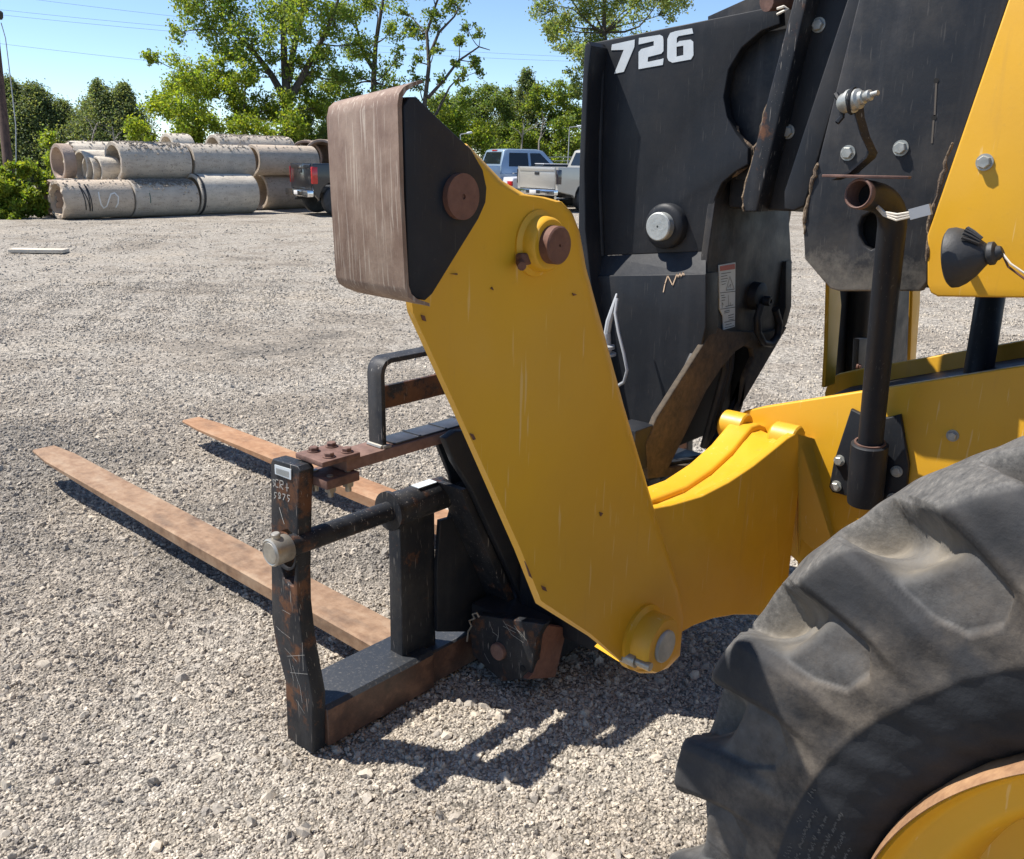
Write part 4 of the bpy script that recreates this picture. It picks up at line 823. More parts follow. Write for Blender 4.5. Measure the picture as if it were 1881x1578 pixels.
cpl = [(1.6736, 0.1518), (1.6602, 0.1897), (1.6334, 0.2141), (1.3847, 0.2784), (1.4125, 0.2253), (1.423, 0.11), (1.4467, 0.0803), (1.5387, 0.0314), (1.5916, 0.0453), (1.6595, 0.0688)]
prism('coupler_cheek', cpl, 'x', 1.72, 1.75, 'black_worn', FC, .004)
cr_ = [(1.77, 0.2429), (1.8723, 0.1927), (1.8235, 0.0475), (1.6942, 0.1016), (1.7224, 0.108)]
prism('coupler_back', cr_, 'y', 1.42, 1.44, 'pin_rust', FC, .004)
lathe('coupler_pin', [(0, .026), (.012, .026), (.015, .023), (.015, 0)], (1.72, 1.5491, 0.1303), (-1, 0, 0), 'bar_rust', FC, 28)
lathe('coupler_hole', [(0, .010), (.001, .010), (.001, 0)], (1.719, 1.459, 0.1093), (-1, 0, 0), 'hole', FC, 16)
box('coupler_core', (1.752, 1.46, .06), (2.5, 1.70, .22), 'black', FC, .01)
ribbon('scratch_marks', [[(1.5893, 0.2093), (1.5848, 0.1967), (1.5759, 0.1859)], [(1.536, 0.233), (1.5038, 0.2016), (1.458, 0.1934)], [(1.5253, 0.2265), (1.4731, 0.2222), (1.4461, 0.2051)], [(1.4941, 0.2349), (1.4625, 0.209)], [(1.61, 0.0965), (1.5875, 0.0728)], [(1.5781, 0.1815), (1.5563, 0.1757), (1.5603, 0.1563)], [(1.5357, 0.2156), (1.4874, 0.2132)]], 'x', 1.7185, .0010, 'chalk', FC)['kind'] = 'stuff'
ribbon('scratch_marks', [[(1.7903, 0.5551), (1.7903, 0.5551)], [(1.845, 0.3198), (1.8164, 0.3117)], [(1.8356, 0.3154), (1.7828, 0.3089)], [(1.8107, 0.269), (1.7596, 0.2499)], [(1.803, 0.248), (1.7238, 0.2837)], [(1.7926, 0.2038), (1.7141, 0.2325)], [(1.7805, 0.2299), (1.7516, 0.1776), (1.7458, 0.1346)], [(1.7725, 0.1306), (1.7387, 0.1049)], [(1.8096, 0.3805), (1.7762, 0.3804)], [(1.7937, 0.2438), (1.7798, 0.1848)], [(1.7303, 0.3171), (1.7326, 0.2341)]], 'x', 1.1685, .0009, 'chalk', FC)['kind'] = 'stuff'
random.seed(5)
tube('loose_wire', [(1.7, 1.6631, 0.1239), (1.7, 1.6586, 0.1584), (1.7, 1.6452, 0.1817), (1.7, 1.6543, 0.1963), (1.7, 1.632, 0.2118), (1.7, 1.641, 0.2227), (1.7, 1.6233, 0.2329), (1.7, 1.6144, 0.222)], .0028, 'steel_dark', FC, 6)
box('nose_block', (1.85, 1.30, .16), (2.45, 1.60, .62), 'black', FC, .02)

# ------------------------------------------------------------------ concrete pipes stacked across the yard
def concrete(name, a, b_, scale=3.):
    m, nt, b = new_mat(name); v = coords(nt)
    c = ramp(nt, noise(nt, v, scale, 7, .65), [(.3, a), (.7, b_)])
    c = mix(nt, ramp(nt, noise(nt, coords(nt, (.6, 2, 2)), 6., 6, .7), [(.5, 0.), (.75, .6)]), c, (.24, .185, .14))
    c = mix(nt, ramp(nt, noise(nt, v, 24., 4), [(.60, 0.), (.68, .8)]), c, (.12, .10, .085))
    nt.links.new(c, b.inputs['Base Color']); b.inputs['Roughness'].default_value = .92
    bump(nt, b, noise(nt, v, 30., 6), .5, .03); return m
MT['conc_grey'] = concrete('pipe_concrete_grey', (.40, .35, .29), (.56, .49, .39))
MT['conc_pale'] = concrete('pipe_concrete_pale', (.50, .45, .37), (.66, .585, .47))
MT['conc_tan'] = concrete('pipe_concrete_tan', (.44, .355, .27), (.58, .48, .365))
MT['conc_brown'] = concrete('pipe_concrete_brown', (.30, .225, .175), (.46, .36, .29))
rp = np.random.default_rng(21)
def pipe(x0, x1, yc, zc, r, m, label, rz=0.0, crust=0, wall=.085, rag=.0):
    L = x1 - x0; n = 40; bm = bmesh.new(); rings = []
    sec = [(0, r - wall), (0, r - .012), (.012, r), (L * .5, r), (L - .012, r), (L, r - .012), (L, r - wall), (L * .5, r - wall)]
    for (t, rr) in sec:
        ring = []
        for k in range(n):
            a = 2 * math.pi * k / n; j = rag * (rp.random() - .5) if t < .02 else 0
            ring.append(bm.verts.new((t + j, rr * math.cos(a), rr * math.sin(a))))
        rings.append(ring)
    for i in range(len(rings)):
        A, B = rings[i], rings[(i + 1) % len(rings)]
        for k in range(n): bm.faces.new((A[k], A[(k + 1) % n], B[(k + 1) % n], B[k]))
    o = from_bm('concrete_pipe', bm, m, None, 30); o.location = (x0, yc, zc); o.rotation_euler = (0, 0, rz)
    tag(o, label, 'pipe', 'concrete pipes stacked across the yard')
    if crust:   # stones and mortar crumbs lying along the crown of the pipe
        nC = crust; bm = bmesh.new()
        for _ in range(nC):
            a = math.pi / 2 + rp.normal(0, .42); t = rp.uniform(.05, L - .05); s = rp.uniform(.018, .042)
            c_ = Vector((t, (r + s * .2) * math.cos(a), (r + s * .2) * math.sin(a)))
            v8 = [bm.verts.new(c_ + Vector((dx * s * rp.uniform(.6, 1.2), dy * s * rp.uniform(.6, 1.2), dz * s * rp.uniform(.5, .9)))) for dx, dy, dz in ((-1, 0, 0), (1, 0, 0), (0, -1, 0), (0, 1, 0), (0, 0, 1))]
            for f_ in ((0, 2, 4), (2, 1, 4), (1, 3, 4), (3, 0, 4)): bm.faces.new([v8[i] for i in f_])
        cr = from_bm('crust', bm, 'crust', o, 20); cr['kind'] = 'stuff'
    return o
MT['crust'] = simple('crust_stone', (.10, .085, .07), (.30, .26, .21), 30., .95)
PG = 'conc_grey'
p1 = pipe((9.1979, 22.7, 0.4097)[0], (10.8994, 22.7, 0.376)[0], 22.72, .45, .455, 'conc_tan', 'front bottom pipe with a pale chalk S and black stripes', crust=60, rag=.05)
p2 = pipe((10.9276, 22.7, 0.3754)[0], (12.6431, 22.7, 0.4118)[0], 22.68, .445, .455, 'conc_grey', 'front bottom pipe with its crown thickly crusted in stones', crust=1300)
p3 = pipe((12.7151, 22.7, 0.3401)[0], (14.4504, 22.7, 0.4539)[0], 22.72, .52, .53, 'conc_pale', 'pale front bottom pipe, third from the leafy bush')
p4 = pipe((15.5682, 24.0, 0.5469)[0], (18.0827, 24.0, 0.5186)[0], 24.0, .53, .54, 'conc_tan', 'bottom pipe behind the black pickup tailgate', crust=60)
u1 = pipe((10.8898, 23.2, 1.2909)[0], (12.7869, 23.2, 1.3095)[0], 23.2, 1.33, .49, 'conc_grey', 'upper pipe with its open end over the chalk S pipe', crust=450, rag=.02)
u2 = pipe((12.8973, 23.2, 1.3106)[0], (14.7498, 23.2, 1.3288)[0], 23.22, 1.345, .47, 'conc_grey', 'middle of the three long upper pipes in front', crust=160)
u3 = pipe((15.1661, 23.6, 1.3275)[0], (17.2499, 23.6, 1.348)[0], 23.6, 1.42, .43, 'conc_tan', 'smooth tan upper pipe over the pickup bed', crust=30)
pipe((9.37, 24.0, 0.3542)[0], (11.93, 24.0, 0.3036)[0], 24.0, .45, .455, 'conc_grey', 'second row bottom pipe, its open end half behind the bush')
pipe((9.3197, 23.35, 0.3812)[0], (9.4483, 23.35, 0.3787)[0] + .35, 23.4, .45, .44, 'conc_brown', 'short broken pipe ring beside the chalk S pipe', rag=.12)
pipe((12.4163, 25.3, 0.2419)[0], (17.3163, 25.3, 0.145)[0], 25.2, .46, .47, 'conc_grey', 'bottom pipe hidden deep inside the stack')
pipe((10.0577, 24.3, 1.2677)[0], (10.3569, 24.3, 1.2706)[0], 24.5, 1.29, .46, 'conc_brown', 'short brown pipe ring on top at the stack end nearest the bush')
pipe((10.6129, 25.0, 1.2636)[0], (11.7951, 25.0, 1.2752)[0], 25.0, 1.36, .47, 'conc_pale', 'pale upper pipe with ragged end behind the small rings', crust=60, rag=.16)
pipe((10.4314, 24.0, 1.1422)[0], (11.3514, 24.0, 1.1474)[0], 24.05, 1.21, .40, 'conc_pale', 'mid-sized pale pipe just outside the small rings', wall=.06)
pipe((10.4786, 23.7, 1.1477)[0], (10.6582, 23.7, 1.1487)[0], 23.75, 1.13, .335, 'conc_pale', 'small pale pipe ring, left of the pair', wall=.05)
pipe((10.5733, 23.45, 1.1526)[0], (11.0771, 23.45, 1.1554)[0], 23.5, 1.12, .335, 'conc_pale', 'small pale pipe ring, right of the pair', wall=.05)
pipe((14.8827, 25.2, 1.8461)[0], (17.5293, 25.2, 1.9106)[0], 25.2, 1.66, .47, 'conc_grey', 'rear upper pipe whose crusted crown shows above the others', crust=380)
pipe((13.4202, 25.2, 1.8104)[0], (14.0939, 25.2, 1.8268)[0], 25.2, 1.66, .45, 'conc_pale', 'rear upper pipe end peeking over the middle pipe', crust=30)
pipe((18.054, 25.0, 1.5891)[0], (18.054, 25.0, 1.5891)[0] + 2.0, 25.0, 1.50, .55, 'conc_brown', 'angled upper pipe showing an open end, left of two', rz=R(38), crust=60, wall=.07)
pipe((18.0832, 24.2, 1.6784)[0], (18.0832, 24.2, 1.6784)[0] + 2.0, 24.2, 1.50, .58, 'conc_brown', 'angled upper pipe showing an open end beside the scraped pad', rz=R(38), wall=.07)
MT['chalk_line'] = simple('chalk_line', (.72, .70, .64), rough=.9)
def on_pipe(o, r, strokes, w, m, name):
    """paint strokes wrapped on a pipe: (length along, angle from the horizontal towards the top, in degrees) facing the yard"""
    bm = bmesh.new()
    for st_ in strokes:
        fine = [tuple(p_[i] + (q_[i] - p_[i]) * k / 8 for i in (0, 1)) for p_, q_ in zip(st_, st_[1:]) for k in range(8)] + [st_[-1]]
        for a, b in zip(fine, fine[1:]):
            P_ = [Vector((t, -(r + .004) * math.cos(R(g)), (r + .004) * math.sin(R(g)))) for t, g in (a, b)]
            d = (P_[1] - P_[0]); nrm = Vector((0, P_[0].y, P_[0].z)).normalized(); n_ = d.cross(nrm).normalized() * w / 2; e = d.normalized() * w * .3
            bm.faces.new([bm.verts.new(q_) for q_ in (P_[0] - e + n_, P_[1] + e + n_, P_[1] + e - n_, P_[0] - e - n_)])
    return from_bm(name, bm, m, o)
on_pipe(p1, .455, [[(.83, 22), (.82, 6), (.85, -14), (.92, -26), (.99, -20), (1.05, 0), (1.12, 16), (1.22, 20), (1.29, 8), (1.27, -12), (1.22, -24)]], .032, 'chalk_line', 'chalk_letter')
on_pipe(p1, .455, [[(.42, 45), (.47, 0), (.50, -30)], [(.43, 45), (.54, 0), (.60, -35)], [(.56, 45), (.58, 0), (.60, -35)], [(.58, 45), (.62, 0), (.65, -35)]], .026, 'ink', 'black_stripe')
on_pipe(p2, .455, [[(.36, 18), (.36, -12)]], .022, simple('green_paint', (.03, .10, .09), rough=.8), 'paint_mark')
bm = bmesh.new(); tube_bm(bm, [(0.03, -.02, 0), (.10, -.02, 0)], .53 + .004, 40, cap=False); from_bm('joint_band', bm, 'rubber_black', p3)

# ------------------------------------------------------------------ vehicles
def car_paint(name, c, rough=.3, metal=.3):
    m, nt, b = new_mat(name); v = coords(nt)
    nt.links.new(mix(nt, ramp(nt, noise(nt, v, 2.5, 5), [(.4, 0.), (.8, .35)]), c, tuple(x * .75 + .015 for x in c)), b.inputs['Base Color'])
    b.inputs['Roughness'].default_value = rough; b.inputs['Metallic'].default_value = metal; b.inputs['Coat Weight'].default_value = .6; b.inputs['Coat Roughness'].default_value = .06
    return m
MT['car_black'] = car_paint('truck_paint_black', (.008, .009, .012), .3, .0)
MT['car_blue'] = car_paint('truck_paint_pale_blue', (.36, .46, .56), .3, .45)
MT['car_silver'] = car_paint('truck_paint_silver', (.47, .45, .40), .34, .35)
MT['car_silver2'] = car_paint('sedan_paint_silver', (.66, .67, .69), .3, .1)
MT['chrome'] = simple('chrome', (.75, .76, .77), (.6, .6, .6), 10., .16, 1.)
MT['glass'] = simple('tinted_glass', (.012, .016, .02), rough=.06, coat=.5)
MT['tail'] = simple('tail_lens', (.48, .012, .01), rough=.18, coat=.6)
MT['tail_smoke'] = simple('tail_lens_smoked', (.03, .025, .03), rough=.15, coat=.6)
MT['plate'] = simple('plate', (.7, .68, .66), rough=.5)
MT['dark_trim'] = simple('dark_trim', (.02, .02, .02), rough=.6)
def arch(x, r, zc, n=9): return [(x + r * math.cos(math.pi * k / n), zc + r * math.sin(math.pi * k / n)) for k in range(n + 1)]
def loft(name, lower, upper, w0, w1, m, parent):
    """cab: outline (x,z) pairs lofted so that the top is narrower"""
    bm = bmesh.new(); rows = []
    zs = [z for _, z in lower + upper]; zmin, zmax = min(zs), max(zs)
    outline = lower + upper
    for s in (-1, 1):
        rows.append([bm.verts.new((x, s * (w0 + (w1 - w0) * (z - zmin) / (zmax - zmin)), z)) for x, z in outline])
    bm.faces.new(rows[0]); bm.faces.new(rows[1][::-1])
    for k in range(len(outline)): bm.faces.new((rows[0][k], rows[1][k], rows[1][(k + 1) % len(outline)], rows[0][(k + 1) % len(outline)]))
    es = [e for e in bm.edges]; bmesh.ops.bevel(bm, geom=es, offset=.035, segments=2, affect='EDGES', profile=.5)
    return from_bm(name, bm, m, parent, 40)
def car_wheel(parent, x, y, r, s, rim='chrome'):
    w = bpy.data.objects.new('wheel', None); link(w, parent, loc=0)
    lathe('tyre', [(-.13, r * .6), (-.135, r * .8), (-.11, r * .95), (-.08, r), (.08, r), (.11, r * .95), (.135, r * .8), (.13, r * .6)], (x, y, r), (0, s, 0), 'rubber_black', w, 32)
    lathe('rim', [(.10, r * .62), (.125, r * .6), (.10, r * .52), (.06, r * .3), (.08, r * .15), (.085, 0)], (x, y, r), (0, s, 0), rim, w, 24, closed=False)
    for k in range(5):
        a = 2 * math.pi * k / 5 + .3; c_ = Vector((x + math.cos(a) * r * .38, y + s * .10, r + math.sin(a) * r * .38))
        lathe('rim_slot', [(0, r * .11), (.012, r * .11), (.012, 0)], c_, (0, s, 0), 'dark_trim', w, 10)
def pickup(name, label, loc, rz, paint, tail='tail', crew=True, rim='chrome', tailgate=None, group='vehicles parked beyond the yard', emblem=True, xr=1.25):
    t = thing(name, label, 'pickup truck', loc, rz, group)
    L, W, wr = 5.8, 1.0, .40
    # local x points forward, the tailgate at x = 0
    xf = 4.85
    body = [(0.02, .62), (.0, 1.0), (.02, 1.36), (2.05, 1.36), (2.05, 1.10), (4.25, 1.10), (4.35, 1.12), (5.55, 1.04), (5.72, .95), (5.75, .55), (5.5, .45)] + arch(xf, .50, .42)[0:] + [(4.25, .45), (1.85, .45)] + arch(xr, .50, .42) + [(max(.1, xr - .6), .5)]
    for s in (-1, 1): prism('body_side', [body], 'y', s * W - (.0 if s < 0 else .14), s * W + (.14 if s < 0 else .0), paint, t, .03, res=3)
    box('bed_floor', (.05, -W + .1, .62), (2.06, W - .1, .78), 'dark_trim', t, .01)
    box('underbody', (.5, -W + .14, .42), (5.5, W - .14, .75), 'dark_trim', t, .01)
    box('hood', (4.2, -W + .1, .7), (5.6, W - .1, 1.12), paint, t, .05)
    tg = box('tailgate', (-.005, -W + .135, .70), (.06, W - .135, 1.35), tailgate or paint, t, .015)
    box('tailgate_ridge', (-.014, -W + .16, 1.22), (-.003, W - .16, 1.33), tailgate or paint, tg, .004)
    box('tailgate_handle', (-.018, -.11, 1.12), (-.004, .11, 1.20), 'dark_trim', tg, .004)
    if emblem: box('emblem', (-.02, -.16, 1.24), (-.0145, .16, 1.30), 'chrome', tg, .004)
    bpb = box('bumper', (-.16, -W - .01, .50), (.02, W + .01, .68), 'chrome', t, .03)
    box('bumper_step', (-.165, -.34, .55), (-.155, .34, .65), 'dark_trim', bpb, .004)
    box('licence_plate', (-.172, -.16, .54), (-.166, .16, .65), 'plate', bpb, .002)
    tube('hitch', [(-.2, 0, .44), (.3, 0, .44)], .035, 'dark_trim', t, 8)
    for s in (-1, 1): box('tail_light', (-.010, (-W - .012 if s < 0 else W - .03), .84), (.15, (-W + .10 if s < 0 else W + .004), 1.28), tail, t, .015)
    cab_x0 = 2.08
    roof = [(cab_x0, 1.05), (cab_x0 + .04, 1.36), (cab_x0 + .20, 1.88), (cab_x0 + .35, 1.93), (cab_x0 + 1.5, 1.93), (cab_x0 + 1.75, 1.88), (cab_x0 + 2.42, 1.18), (cab_x0 + 2.45, 1.05)]
    loft('cab', roof, [], W - .02, W - .26, paint, t)
    # glass set into the cab
    bm = bmesh.new()
    def quad(pts, off):
        a = [bm.verts.new(Vector(p) + Vector(off)) for p in pts]; bm.faces.new(a)
    hw = lambda z: (W - .02) + (-.24) * (z - 1.05) / .88
    rg = bmesh.new()
    z0, z1 = 1.42, 1.82; xa = cab_x0 + .04 + .16 * (z0 - 1.36) / .52; xb = cab_x0 + .04 + .16 * (z1 - 1.36) / .52
    a = [rg.verts.new(p) for p in ((xa - .012, -hw(z0) + .13, z0), (xa - .012, hw(z0) - .13, z0), (xb - .012, hw(z1) - .13, z1), (xb - .012, -hw(z1) + .13, z1))]; rg.faces.new(a)
    from_bm('rear_window', rg, 'glass', t)
    for s in (-1, 1):
        for (x0, x1, x2, x3) in ((cab_x0 + .34, cab_x0 + 1.12, cab_x0 + 1.12, cab_x0 + .40), (cab_x0 + 1.22, cab_x0 + 2.10, cab_x0 + 1.62, cab_x0 + 1.22)):
            g = bmesh.new(); a = [g.verts.new((x_, s * (hw(z_) + .008), z_)) for x_, z_ in ((x0, 1.34), (x1, 1.34), (x2, 1.80), (x3, 1.80))]; g.faces.new(a); from_bm('side_window', g, 'glass', t)
        box('door_handle', (cab_x0 + .42, s * (W - .0) - .012, 1.10), (cab_x0 + .62, s * (W - .0) + .012, 1.14), 'chrome', t, .004)
        box('mirror', (cab_x0 + 1.95, s * (W + .12) - .1, 1.22), (cab_x0 + 2.05, s * (W + .12) + .1, 1.45), 'dark_trim', t, .03)
        for xx in (xr, xf): car_wheel(t, xx, s * (W - .13), wr, s, rim)
    wg = bmesh.new(); a = [wg.verts.new(p) for p in ((cab_x0 + 2.36, -W + .14, 1.24), (cab_x0 + 2.36, W - .14, 1.24), (cab_x0 + 1.83, W - .3, 1.85), (cab_x0 + 1.83, -W + .3, 1.85))]; wg.faces.new(a); from_bm('windshield', wg, 'glass', t)
    box('brake_light', (cab_x0 + .175, -.2, 1.855), (cab_x0 + .24, .2, 1.895), 'tail', t, .004)
    box('grille', (5.72, -.75, .65), (5.78, .75, .98), 'chrome', t, .01)
    tube('exhaust', [(.25, -.62, .42), (.9, -.62, .42)], .06, 'chrome', t, 12)
    return t
pk1 = pickup('pickup_truck', 'black pickup with a red tail lamp parked before the concrete pipes', (15.1395, 21.2205, 0.0), 0, 'car_black', rim='chrome', xr=.68)
pk1.rotation_euler.z = math.atan2(-.316, .95)
pk2 = pickup('pickup_truck', 'pale blue crew cab pickup parked behind the silver vehicles', (22.4607, 23.5843, 0.0), 0, 'car_blue', emblem=False)
pk3 = pickup('pickup_truck', 'silver and tan pickup with dark tail lamps beside the boom', (22.6245, 19.0699, 0.0), 0, 'car_silver', tail='tail_smoke', emblem=False)
def sedan(name, label, loc, rz, paint):
    t = thing(name, label, 'car', loc, rz, 'vehicles parked beyond the yard')
    body = [(0, .55), (.0, .82), (.06, .98), (.75, 1.02), (3.5, .98), (4.5, .82), (4.65, .6), (4.6, .35)] + arch(3.75, .36, .32) + arch(.95, .36, .32) + [(.1, .35)]
    prism('body', [body], 'y', -.88, .88, paint, t, .07, res=3)
    loft('cab', [(.55, .98), (1.25, 1.38), (1.5, 1.44), (2.5, 1.44), (2.8, 1.38), (3.5, .98)], [], .82, .62, 'glass', t)
    box('roof', (1.38, -.64, 1.425), (2.62, .64, 1.462), paint, t, .018)
    for s in (-1, 1):
        box('tail_light', (-.012, s * .72 - .16, .70), (.05, s * .72 + .16, .86), 'tail', t, .01)
        for xx in (.95, 3.75): car_wheel(t, xx, s * .78, .33, s)
    box('bumper', (-.06, -.86, .36), (.06, .86, .60), paint, t, .03)
    box('licence_plate', (-.066, -.2, .70), (-.0, .2, .80), 'plate', t, .003)
    return t
sd_ = sedan('sedan', 'silver sedan whose trunk shows between the two pickups', (23.9779, 21.8998, 0.0), 0, 'car_silver2')
# heading of the three parked to the right: rears turned towards the yard
for o_, h_ in ((pk2, (.924, -.385)), (pk3, (.985, -.16)), (sd_, (.93, -.35))): o_.rotation_euler.z = math.atan2(h_[1], h_[0])

# ------------------------------------------------------------------ slab, utility pole, wires, fence, yard lamps
bm = bmesh.new(); box_bm(bm, (-.42, -.13, -.004), (.42, .13, .05), .006); o_ = from_bm('concrete_slab', bm, 'conc_pale'); c_ = (5.7667, 15.1544, 0.0); o_.location = c_; o_.rotation_euler = (0, 0, R(-46)); tag(o_, 'thin pale slab lying alone on the gravel', 'slab')
MT['pole_wood'] = simple('pole_wood', (.06, .035, .028), (.13, .08, .06), 5., .9, 0, .5, 20., stretch=(4, 4, .4))
up = thing('utility_pole', 'brown wooden utility pole rising out of the leafy bush', 'utility pole', (8.6899, 24.1697, -0.0554), worldspace=True)
pA = Vector((8.7042, 24.1651, -0.0295)); pB = Vector((9.8946, 26.6543, 8.434))
tube('pole', [pA, pB], .14, 'pole_wood', up, 16, rads=[.115, .09])
tube('cable_guard', [(9.3925, 25.1402, 4.5367), (9.3873, 24.9852, 4.182), (9.2587, 24.67, 3.1658), (9.1214, 24.3647, 2.1494), (8.8591, 24.0848, 0.8766)], .012, 'connector', up, 6)
lathe('lamp_head', [(0, .05), (.05, .08), (.16, .09), (.2, .05), (.2, 0)], (9.391, 25.1762, 4.6126), (0, 0, 1), 'dark_trim', up, 14)
MT['cable'] = simple('cable_grey', (.08, .085, .09), rough=.6)
def wire(pts, label, r=.009):
    o = tube('overhead_wire', pts, r, 'cable', None, 5); tag(o, label, 'wire', 'overhead wires'); return o
def sag(a, b, s, n=16): return [tuple(a[i] + (b[i] - a[i]) * k / n + (-4 * s * (k / n) * (1 - k / n) if i == 2 else 0) for i in range(3)) for k in range(n + 1)]
wire(sag((19.2051, 78.1415, 12.9667), (41.223, 51.6159, 9.5473), .25), 'top wire of the group over the left trees')
wire(sag((18.9514, 77.8888, 11.7754), (41.1334, 51.5268, 9.1269), .25), 'upper of the two close wires over the left trees')
wire(sag((18.8768, 77.8145, 11.425), (41.0737, 51.4673, 8.8466), .25), 'lower of the two close wires over the left trees')
wire(sag((18.5186, 77.4579, 9.7432), (40.5962, 50.9918, 6.6042), .25), 'lowest wire over the left trees, nearest their tops')
wire(sag((51.3608, 64.3527, 10.7708), (71.1332, 41.5185, 9.8739), .2), 'upper wire between the thin tree and the boom')
wire(sag((51.2489, 64.2413, 10.2452), (71.0772, 41.4628, 9.6111), .2), 'lower wire between the thin tree and the boom')
fe = thing('wire_fence', 'grey wire fence behind the parked pickups', 'fence', (30.4477, 24.9334, 0.3492), worldspace=True)
for k in range(9):
    t = k / 8; a = Vector((24.6428, 31.2313, -0.2823)) * (1 - t) + Vector((34.812, 19.8126, -0.0267)) * t
    tube('fence_post', [a, a + Vector((0, 0, 1.95))], .035, 'connector', fe, 8)
for z_ in (.35, .7, 1.05, 1.4, 1.7, 1.85): tube('fence_wire', [tuple(Vector((24.6428, 31.2313, -0.2823)) + Vector((0, 0, z_))), tuple(Vector((34.812, 19.8126, -0.0267)) + Vector((0, 0, z_)))], .012, 'connector', fe, 5)
def yard_lamp(px_top, base, tip, label):
    t = thing('yard_lamp', label, 'lamp', base, worldspace=True, group='pale yard lamps')
    e = Vector(px_top); tube('lamp_post', [Vector(base), e - Vector((0, 0, .18)), e, Vector(tip)], .018, 'connector', t, 8)
    d = (Vector(tip) - e).normalized(); lathe('lamp_head', [(0, .025), (.04, .045), (.2, .04), (.22, 0)], Vector(tip) - d * .1, d, 'white', t, 10)
    return t
yard_lamp((25.4173, 25.2812, 2.4585), (24.7233, 24.9407, -0.0275), (25.6506, 25.0462, 2.5236), 'pale yard lamp arm just above the yellow leg tip')
yard_lamp((29.8901, 23.5482, 2.8615), (29.1846, 23.0313, -0.0417), (30.1618, 23.2621, 2.9102), 'pale yard lamp arm beside the black boom edge')

# ------------------------------------------------------------------ trees and bushes
def leaf_mat(name, c, trans=.45):
    m, nt, b = new_mat(name)
    at = N(nt, 'ShaderNodeAttribute', attribute_name='tint')
    col = mix(nt, 1., c, at.outputs['Color'], 'MULTIPLY')
    nt.links.new(col, b.inputs['Base Color']); b.inputs['Roughness'].default_value = .55; b.inputs['Specular IOR Level'].default_value = .35
    tr = nt.nodes.new('ShaderNodeBsdfTranslucent'); tc = mix(nt, 1., col, (1.35, 1.25, .55), 'MULTIPLY'); nt.links.new(tc, tr.inputs[0])
    mx = nt.nodes.new('ShaderNodeMixShader'); mx.inputs[0].default_value = trans
    nt.links.new(b.outputs[0], mx.inputs[1]); nt.links.new(tr.outputs[0], mx.inputs[2]); nt.links.new(mx.outputs[0], nt.nodes['Material Output'].inputs[0])
    return m
MT['leaf_green'] = leaf_mat('leaf_green', (.195, .27, .06), .55)
MT['leaf_lime'] = leaf_mat('leaf_lime', (.225, .30, .045), .58)
MT['leaf_dark'] = leaf_mat('leaf_dark', (.14, .20, .062), .5)
MT['leaf_cedar'] = leaf_mat('leaf_cedar', (.16, .205, .105), .5)
MT['leaf_pale'] = leaf_mat('leaf_pale', (.22, .275, .10), .5)
MT['bark'] = simple('bark', (.045, .036, .028), (.11, .09, .07), 6., .95, 0, .6, 15., stretch=(3, 3, .5))
MT['bark_pale'] = simple('bark_pale', (.20, .18, .15), (.33, .30, .25), 6., .95, 0, .4, 15., stretch=(3, 3, .5))
tr_ = np.random.default_rng(11)
def leaves(centers, sizes, counts, leaf, tint=(.55, 1.35), flat=(1, 1, .8), hue=.12):
    P_ = np.repeat(centers, counts, 0); S_ = np.repeat(sizes, counts)
    n = len(P_); P_ = P_ + tr_.normal(0, 1, (n, 3)) * (S_[:, None] * np.array(flat))
    u = tr_.normal(0, 1, (n, 3)); u /= np.linalg.norm(u, axis=1)[:, None]
    w = tr_.normal(0, 1, (n, 3)) + np.array([0, 0, .4]); w = np.cross(u, w); w /= np.linalg.norm(w, axis=1)[:, None]
    l = leaf * tr_.uniform(.65, 1.35, n)[:, None]; h = l * tr_.uniform(.5, .75, n)[:, None]
    up_ = np.cross(u, w) * l * .18
    V = np.stack([P_ - u * l * .5, P_ + w * h * .5 + up_, P_ + u * l * .5, P_ - w * h * .5 + up_], 1).reshape(-1, 3)
    q = np.arange(4 * n).reshape(n, 4)
    t = tr_.uniform(.25 + tint[0] * .75, .15 + tint[1] * .85, n); c = np.stack([t * (1 + tr_.normal(0, hue, n)), t, t * (1 - tr_.uniform(0, hue * 2, n)), np.ones(n)], 1)
    return V, q, np.clip(np.repeat(c, 4, 0), 0, 4)
def limb(bm, a, b, r0, r1, wig, n=5, sides=6):
    a = Vector(a); b = Vector(b); d = (b - a); pts = []; L = d.length
    off1 = Vector(tr_.normal(0, wig * L, 3)); off2 = Vector(tr_.normal(0, wig * L, 3))
    for k in range(n + 1):
        t = k / n; p = a + d * t + off1 * math.sin(math.pi * t) * .7 + off2 * math.sin(2 * math.pi * t) * .35; pts.append(p)
    tube_bm(bm, pts, 0, sides, False, [r0 + (r1 - r0) * k / n for k in range(n + 1)]); return pts
